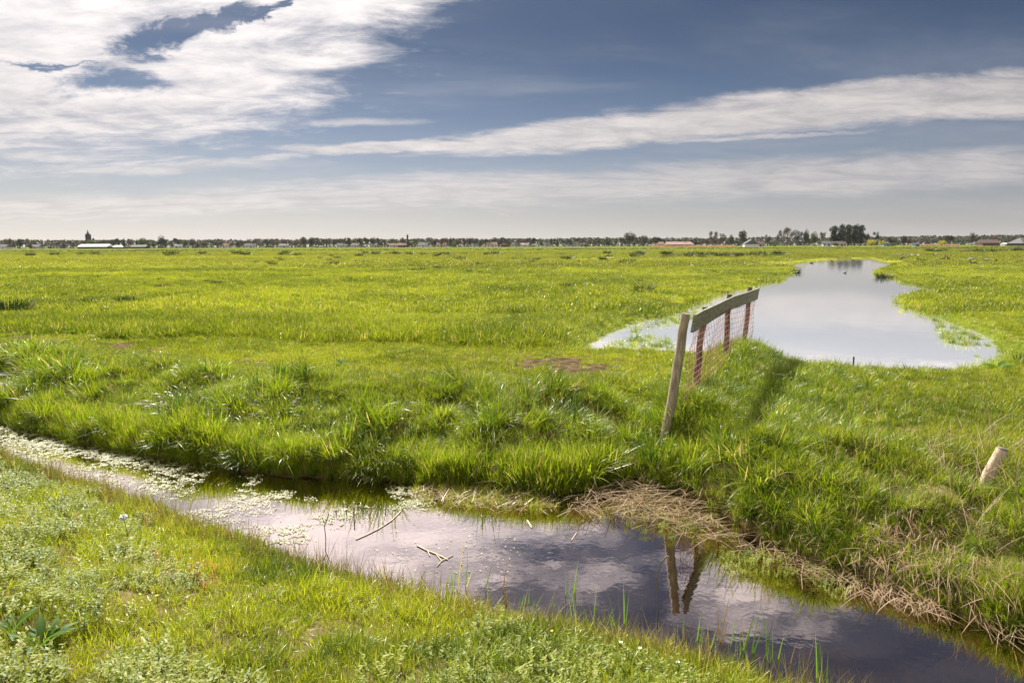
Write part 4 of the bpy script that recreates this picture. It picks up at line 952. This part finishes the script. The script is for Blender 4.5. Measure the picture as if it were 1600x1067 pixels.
for px_, top, w_, kd, lf, lab in (
    (253, 367.5, 17, 'dome', 'dark', 'tall dark dome shaped tree right of the white roofed barns'),
    (474, 369.5, 15, 'dome', 'brown', 'left tree of the dark brown wide pair in the left half of the horizon'), (488, 370, 14, 'dome', 'dark', 'right tree of the dark brown wide pair in the left half of the horizon'),
    (984, 362.5, 24, 'dome', 'olive', 'broad olive brown tree, tallest near the middle of the horizon'), (1006, 367, 18, 'dome', 'brown', 'brown tree just right of the broad olive tree'), (1024, 370, 12, 'mixed', 'olive', 'lower olive tree two right of the broad olive tree'),
    (1114, 361.5, 15, 'bare', 'brown', 'bare round crowned tree left of the solid dark dome tree'), (1129, 366, 12, 'bare', 'dark', 'smaller bare tree between two round trees left of the farmhouse'),
    (1142, 367, 11, 'dome', 'green', 'small green dome tree left of the solid dark dome tree'), (1160, 360.5, 20, 'dome', 'olive', 'solid dark dome shaped tree beside the white gabled farmhouse'),
    (1199, 368, 9, 'bare', 'dark', 'small thin tree right of the white gabled farmhouse'), (1217, 360.5, 9, 'bare', 'brown', 'slim bare tree left of the wide umbrella crowned tree'),
    (1230, 355.5, 20, 'bare', 'brown', 'wide umbrella crowned bare tree with a thick ivy dark trunk'), (1246, 360, 15, 'bare', 'dark', 'bare tree right of the wide umbrella crowned tree'),
    (1259, 358.5, 13, 'dome', 'dark', 'dark oval tree left of the round green tree'), (1272, 363, 16, 'dome', 'green', 'round green tree beside the dark oval tree'),
    (1284, 363, 11, 'bare', 'olive', 'thin tree left of the tall dark grove'), (1302, 354, 13, 'tall', 'dark', 'leftmost tree of the tall dark grove, set slightly apart'),
    (1315, 352, 12, 'tall', 'dark', 'second tree from the left in the tall dark grove'), (1325, 352.5, 12, 'tall', 'olive', 'middle tree of the tall dark grove'),
    (1335, 352, 12, 'tall', 'dark', 'fourth tree from the left in the tall dark grove'), (1344, 353, 11, 'tall', 'dark', 'rightmost tree of the tall dark grove'),
    (1308, 364, 14, 'mixed', 'dark', 'low dark tree under the left part of the tall grove'), (1330, 366, 16, 'mixed', 'olive', 'low olive tree under the middle of the tall grove'),
    (1352, 364, 12, 'mixed', 'dark', 'dark tree at the foot of the tall grove on its right'), (1367, 363, 12, 'bare', 'dark', 'umbrella shaped tree behind the yellow bushes'),
    (1391, 370, 11, 'mixed', 'olive', 'low olive tree right of the two yellow bushes'), (1412, 368.5, 12, 'dome', 'dark', 'dark round tree between the yellow bushes and the far right grove'),
    (1482, 367.5, 12, 'mixed', 'dark', 'dark pointed tree right of the lone yellow bush'), (1517, 363.5, 12, 'dome', 'brown', 'brown topped tree rising above the wood at far right'), (1530, 369, 9, 'conifer', 'dark', 'dark conifer right of the brown topped tree'),
    (32, 373, 10, 'dome', 'dark', 'dark bump crowned tree near the left edge of the horizon'), (194, 371, 5, 'conifer', 'dark', 'thin dark conifer right of the church tower'), (704, 368.5, 7, 'conifer', 'dark', 'pointed conifer right of the brick chimney'),
    (947, 373, 13, 'dome', 'olive', 'low round tree left of the broad olive tree')):
    tree(px_, top - (1.5 if px_ > 1080 else .5), B6(px_), 620 if px_ > 1080 else 820, w_, kd, lf, lab, None, int(px_) % 5)
for px_, top, w_, lab in ((1361, 374.5, 14, 'larger yellow bush below the umbrella shaped tree'), (1377, 375.5, 10, 'smaller yellow bush right of the larger yellow one'), (1471.5, 376, 13, 'lone yellow bush at the right of the horizon')):
    tree(px_, top - 1.5, B6(px_) + .5, 560, w_, 'bush', 'yellow', lab, cat='bush')
for px_, top, w_, lab in ((1304, 378, 13, 'yellow green bush below the tall dark grove'), (1212, 379, 12, 'low green bush right of the farmhouse'), (917, 379, 10, 'round green bush at the edge of the village, middle of horizon'), (709, 377.5, 10, 'green bush in front of village houses right of the chimney'), (1394, 379, 12, 'low green bush right of the small yellow bush')):
    tree(px_, top, B6(px_) + .5, 560, w_, 'bush', 'green', lab, cat='bush')
px_ = -60.0; kk = 0
while px_ < 1660:
    x_ = px_ + rng.uniform(-2, 2); env = np.interp(x_, [0, 60, 100, 180, 260, 300, 340, 420, 480, 640, 800, 1000, 1080, 1200, 1400, 1600], [374, 375, 377, 374, 372, 373, 377, 376, 372, 373, 372, 371.5, 373, 376, 374, 368])
    kd = ['mixed', 'mixed', 'bare', 'dome', 'mixed', 'conifer'][int(rng.integers(0, 6))]
    tree(x_, env - 1.2 + rng.uniform(-1.2, 2.8), base_y(x_), rng.uniform(880, 960), rng.uniform(11, 19) * (0.5 if kd == 'conifer' else 1), kd, ['olive', 'brown', 'dark', 'olive', 'green'][int(rng.integers(0, 5))], 'small tree in the distant line of trees along the horizon', 'trees of the distant village line', kk % 3)
    px_ += rng.uniform(7, 11); kk += 1
# the wood behind: one mass
mbx = MB(); n = 30000; xx_ = rng.uniform(-1000, 1000, n); yy_ = rng.uniform(975, 1040, n)
hh = 9.0 + 4.5 * fbm(xx_, yy_ * 0 + 3, 26, 3, 77) + 3.0 * sst(xx_ / 1000 * 1067 + 800, 1300, 1650)
c = np.stack([xx_, yy_, FIELD + hh * rng.random(n) ** 0.7], 1); a = rng.normal(0, 1, (n, 3)) * .9; b_ = rng.normal(0, 1, (n, 3)) * .9
mbx.add(np.stack([c - a, c - b_, c + a, c + b_], 1).reshape(-1, 3), np.arange(n * 4).reshape(-1, 4), np.repeat(rng.random((n, 2)), 4, 0))
M['wood_far'] = leafmat('far_wood', (.045, .045, .028), (.08, .085, .04))
tag(link('distant_woodland', mbx.mesh('distant_woodland', False), None, M['wood_far']), 'dark belt of woodland behind the village all along the horizon', 'woods', kind='stuff')
# reddish reed strip at the foot of the right hand trees
mbx = MB()
for a0, a1 in ((1020, 1150), (1425, 1500)):
    n = 1500; q = rng.uniform(a0, a1, n); P = np.array([PD(v, base_y(v) - .5, 600) for v in q]); P[:, 2] = FIELD; P[:, 1] += rng.uniform(0, 6, n)
    ribbons(mbx, P, rng.random(n) * 6.28, rng.uniform(.8, 2.2, n), 0.1, 0.3, 0.35, 2)
M['tanreed'] = leafmat('tan_reed', (.42, .27, .19), (.60, .42, .32)); tag(link('distant_reeds', mbx.mesh('distant_reeds'), None, M['tanreed']), 'pale reddish strip of reeds at the foot of the distant right trees', 'reeds', kind='stuff')

# ------------------------------------------------------------------ buildings
BM = {}
for nm, c in dict(white=(.66, .64, .62), brick=(.17, .085, .065), cream=(.60, .52, .40), dark=(.06, .055, .05), redroof=(.17, .085, .06), greyroof=(.10, .10, .105), pinkroof=(.34, .22, .19), sheet=(.72, .68, .66), brownroof=(.12, .085, .07), blue=(.25, .34, .42), glass=(.03, .035, .04)).items():
    BM[nm] = simple('building_' + nm, c, 0.35 if nm in ('sheet', 'glass') else 0.8, 0.06, 0.7)
def house(px_, D, L_, W_, eave, ridge, wall, roof, label, rz=0.0, name='house', cat='house', nwin=3, chim=True, hip=0.0):
    p_ = PD(px_, 384, D); r = empty(name, (p_[0], D, FIELD - .05), label, cat, None, R(rz))
    mbx = MB(); a, b = L_ / 2, W_ / 2; gz = ridge - 0.05
    V_ = [(-a, -b, 0), (a, -b, 0), (a, b, 0), (-a, b, 0), (-a, -b, eave), (a, -b, eave), (a, b, eave), (-a, b, eave)]
    mbx.add(V_, [(0, 1, 5, 4), (1, 2, 6, 5), (2, 3, 7, 6), (3, 0, 4, 7)])
    if hip == 0: mbx.add([(-a, -b, eave), (-a, b, eave), (-a, 0, gz), (a, -b, eave), (a, b, eave), (a, 0, gz)], [(0, 2, 1), (3, 4, 5)])
    link('wall', mbx.mesh('wall', False), r, BM[wall])
    mbx = MB(); o = .35; e = eave - .12; h = hip; sl = (gz + .05 - e) / (b + o)
    lo = [(-a - o, -b - o, e), (a + o, -b - o, e), (a + o - h, 0, gz + .05), (-a - o + h, 0, gz + .05), (a + o, b + o, e), (-a - o, b + o, e)]
    up = [(x, y, z + .16) for x, y, z in lo]
    mbx.add(up + lo, [(0, 1, 2, 3), (3, 2, 4, 5), (6, 9, 8, 7), (9, 11, 10, 8), (0, 6, 7, 1), (4, 10, 11, 5)]); mbx.add(up + lo, [(0, 3, 5), (1, 4, 2), (0, 5, 11), (0, 11, 6), (1, 7, 10), (1, 10, 4)])
    rf = link('roof', mbx.mesh('roof', False), r, BM[roof])
    if chim:
        mbx = MB(); box(mbx, a * .5 - .4, a * .5 + .4, -.35, .35, gz - .6, gz + 1.1); link('chimney', mbx.mesh('chimney', False), rf, BM['brick'])
    for q in range(nwin):
        mbx = MB(); cx = -a + (q + .5) * L_ / nwin; box(mbx, cx - .6, cx + .6, -b - .06, -b + .05, .9, min(2.3, eave - .2)); link('window', mbx.mesh('window', False), r, BM['glass'])
    mbx = MB(); cx = a * .12 + .2; box(mbx, cx - .5, cx + .5, -b - .07, -b + .05, 0.05, 2.1) if nwin else box(mbx, -1.6, 1.6, -b - .07, -b + .05, .05, min(3, eave - .2)); link('door', mbx.mesh('door', False), r, BM['dark'])
m900 = 900 / FPX
house(150, 850, 40, 13, 2.5, 5.4, 'dark', 'sheet', 'long barn with bright white roof below the church tower', -8, 'barn', 'barn', 0, False)
house(188, 850, 14, 9, 1.9, 3.9, 'dark', 'sheet', 'smaller white roofed shed just right of the long barn', -8, 'shed', 'shed', 0, False)
house(219, 850, 19, 9, 2.0, 4.3, 'dark', 'greyroof', 'low grey roofed shed, third building right of the church tower', -4, 'shed', 'shed', 0, False)
HS = [(8, 'white', 'greyroof', 'white house with grey roof at the left edge of the horizon'), (58, 'cream', 'greyroof', 'cream house left of the white roofed barn'), (96, 'white', 'brownroof', 'white house close left of the white roofed barn'), (276, 'white', 'greyroof', 'white house right of the dark dome shaped tree'),
      (306, 'cream', 'redroof', 'cream house with red roof in the left third of the village'), (352, 'white', 'redroof', 'white house with red roof below a gap in the trees'), (392, 'white', 'greyroof', 'white grey roofed house in the left middle village'), (444, 'cream', 'greyroof', 'cream house left of the brown tree pair'),
      (533, 'white', 'greyroof', 'white house right of the brown tree pair'), (556, 'white', 'brownroof', 'white brown roofed house left of the orange roofed house'), (588, 'cream', 'greyroof', 'cream grey roofed house left of the chimney'), (615, 'white', 'redroof', 'bright white house left of the chimney'), (628, 'brick', 'redroof', 'brick house with orange red roof beside the chimney'),
      (662, 'white', 'greyroof', 'white grey roofed house right of the chimney'), (690, 'cream', 'redroof', 'cream red roofed house between chimney and green bush'), (742, 'white', 'greyroof', 'white house right of the green bush'), (768, 'white', 'pinkroof', 'white house with pinkish roof in mid village'), (790, 'brick', 'redroof', 'brick house with red roof in mid village'),
      (806, 'white', 'greyroof', 'white house with grey roof at the middle of the horizon'), (820, 'white', 'pinkroof', 'gabled white house at the middle of the horizon'), (853, 'white', 'greyroof', 'white house between the middle and the round green bush'), (893, 'white', 'greyroof', 'pair-like white house left of the round green bush'), (906, 'white', 'brownroof', 'white brown roofed house at the round green bush'), (1028, 'cream', 'pinkroof', 'cream house with pink roof right of the broad olive tree')]
for q, (a, w_, rf, lab) in enumerate(HS):
    house(a, 875 + 60 * rng.random(), rng.uniform(9, 15), 8, 2.7, rng.uniform(5, 6.4), w_, rf, lab, rng.uniform(-20, 20))
house(1060, 610, 22, 9, 2.2, 4.6, 'brick', 'pinkroof', 'long low brick building with pink roof right of the broad olive tree', 3, 'house', 'house', 4)
house(1173, 600, 8, 12, 2.5, 6.3, 'white', 'greyroof', 'farmhouse with white gable beside the solid dark dome tree', 84, 'farmhouse', 'farmhouse', 3)
house(1184, 606, 9, 8, 2.2, 4.8, 'white', 'brownroof', 'small white annex right of the gabled farmhouse', 10)
house(1311, 585, 9, 7, 2.2, 4.3, 'cream', 'brownroof', 'small pale house behind the yellow green bush', 5)
house(1292, 610, 9, 7, 2.5, 4.6, 'white', 'greyroof', 'white walled house under the thin tree left of the tall grove', -5)
house(1384, 640, 7, 6, 2.2, 4.2, 'blue', 'greyroof', 'small bluish shed between the two yellow bushes and the olive tree', 0, 'shed', 'shed', 1, False)
house(1431, 570, 4, 4, 1.6, 2.8, 'blue', 'greyroof', 'tiny pale blue hut left of the lone yellow bush', 0, 'hut', 'hut', 1, False)
house(1543, 600, 15, 9, 2.6, 5.4, 'brick', 'brownroof', 'dark brick house with small white windows in the far right wood', 0, 'house', 'house', 5)
house(1571, 570, 5, 4, 1.5, 2.6, 'white', 'sheet', 'tiny white shed left of the grey barn at the right edge', 8, 'shed', 'shed', 1, False)
house(1604, 560, 24, 14, 2.2, 6.6, 'dark', 'greyroof', 'grey roofed barn cut by the right edge of the photo', 14, 'barn', 'barn', 0, False, 5)
# church tower and chimney
p_ = PD(139, 384, 1000); r = empty('church_tower', (p_[0], 1000, FIELD), 'dark square church tower with pointed spire above the white roofed barn', 'church tower', None, R(12))
mbx = MB(); box(mbx, -2.9, 2.9, -2.9, 2.9, 0, 19); link('tower_wall', mbx.mesh('tower_wall', False), r, BM['brick'].copy() if False else simple('dark_tower_brick', (.05, .045, .04), .9, .15, .5))
mbx = MB(); box(mbx, -3.2, 3.2, -3.2, 3.2, 18.9, 19.6); link('cornice', mbx.mesh('cornice', False), r, BM['dark'])
mbx = MB(); mbx.add([(-2.6, -2.6, 19.6), (2.6, -2.6, 19.6), (2.6, 2.6, 19.6), (-2.6, 2.6, 19.6), (-.9, -.9, 22.5), (.9, -.9, 22.5), (.9, .9, 22.5), (-.9, .9, 22.5), (0, 0, 27)], [(0, 1, 5, 4), (1, 2, 6, 5), (2, 3, 7, 6), (3, 0, 4, 7)]); mbx.add([(-.9, -.9, 22.5), (.9, -.9, 22.5), (.9, .9, 22.5), (-.9, .9, 22.5), (0, 0, 27)], [(0, 1, 4), (1, 2, 4), (2, 3, 4), (3, 0, 4)]); link('spire', mbx.mesh('spire', False), r, BM['dark'])
for sx in (-1.2, 1.2):
    mbx = MB(); box(mbx, sx - .5, sx + .5, -2.98, -2.85, 14.5, 17.5); link('belfry_opening', mbx.mesh('belfry_opening', False), r, BM['glass'])
p_ = PD(637, 384, 900); r = empty('factory_chimney', (p_[0], 900, FIELD), 'slim dark brick chimney rising above the village', 'chimney')
mbx = MB(); tube(mbx, [(0, 0, 0), (0, 0, 8), (0, 0, 15.5)], [1.5, 1.25, 1.05], 14); link('shaft', mbx.mesh('shaft'), r, simple('dark_chimney_brick', (.08, .05, .045), .9, .15, .5))
mbx = MB(); tube(mbx, [(0, 0, 15.2), (0, 0, 16.2)], [1.25, 1.25], 14); link('rim', mbx.mesh('rim'), r, BM['dark'])

# ------------------------------------------------------------------ thin haze
if HAZE:
    mbx = MB(); box(mbx, -3100, 3100, -600, 4300, -1.6, 33)
    m, b, o = mat('thin_haze'); v = b.n('ShaderNodeVolumePrincipled'); v.inputs['Density'].default_value = HAZE; v.inputs['Color'].default_value = (.86, .85, .88, 1); b.l(v.outputs[0], o.inputs['Volume'])
    hz_ = link('haze', mbx.mesh('haze', False), None, m); tag(hz_, 'thin pale haze that greys the far line of trees', 'haze', kind='stuff')
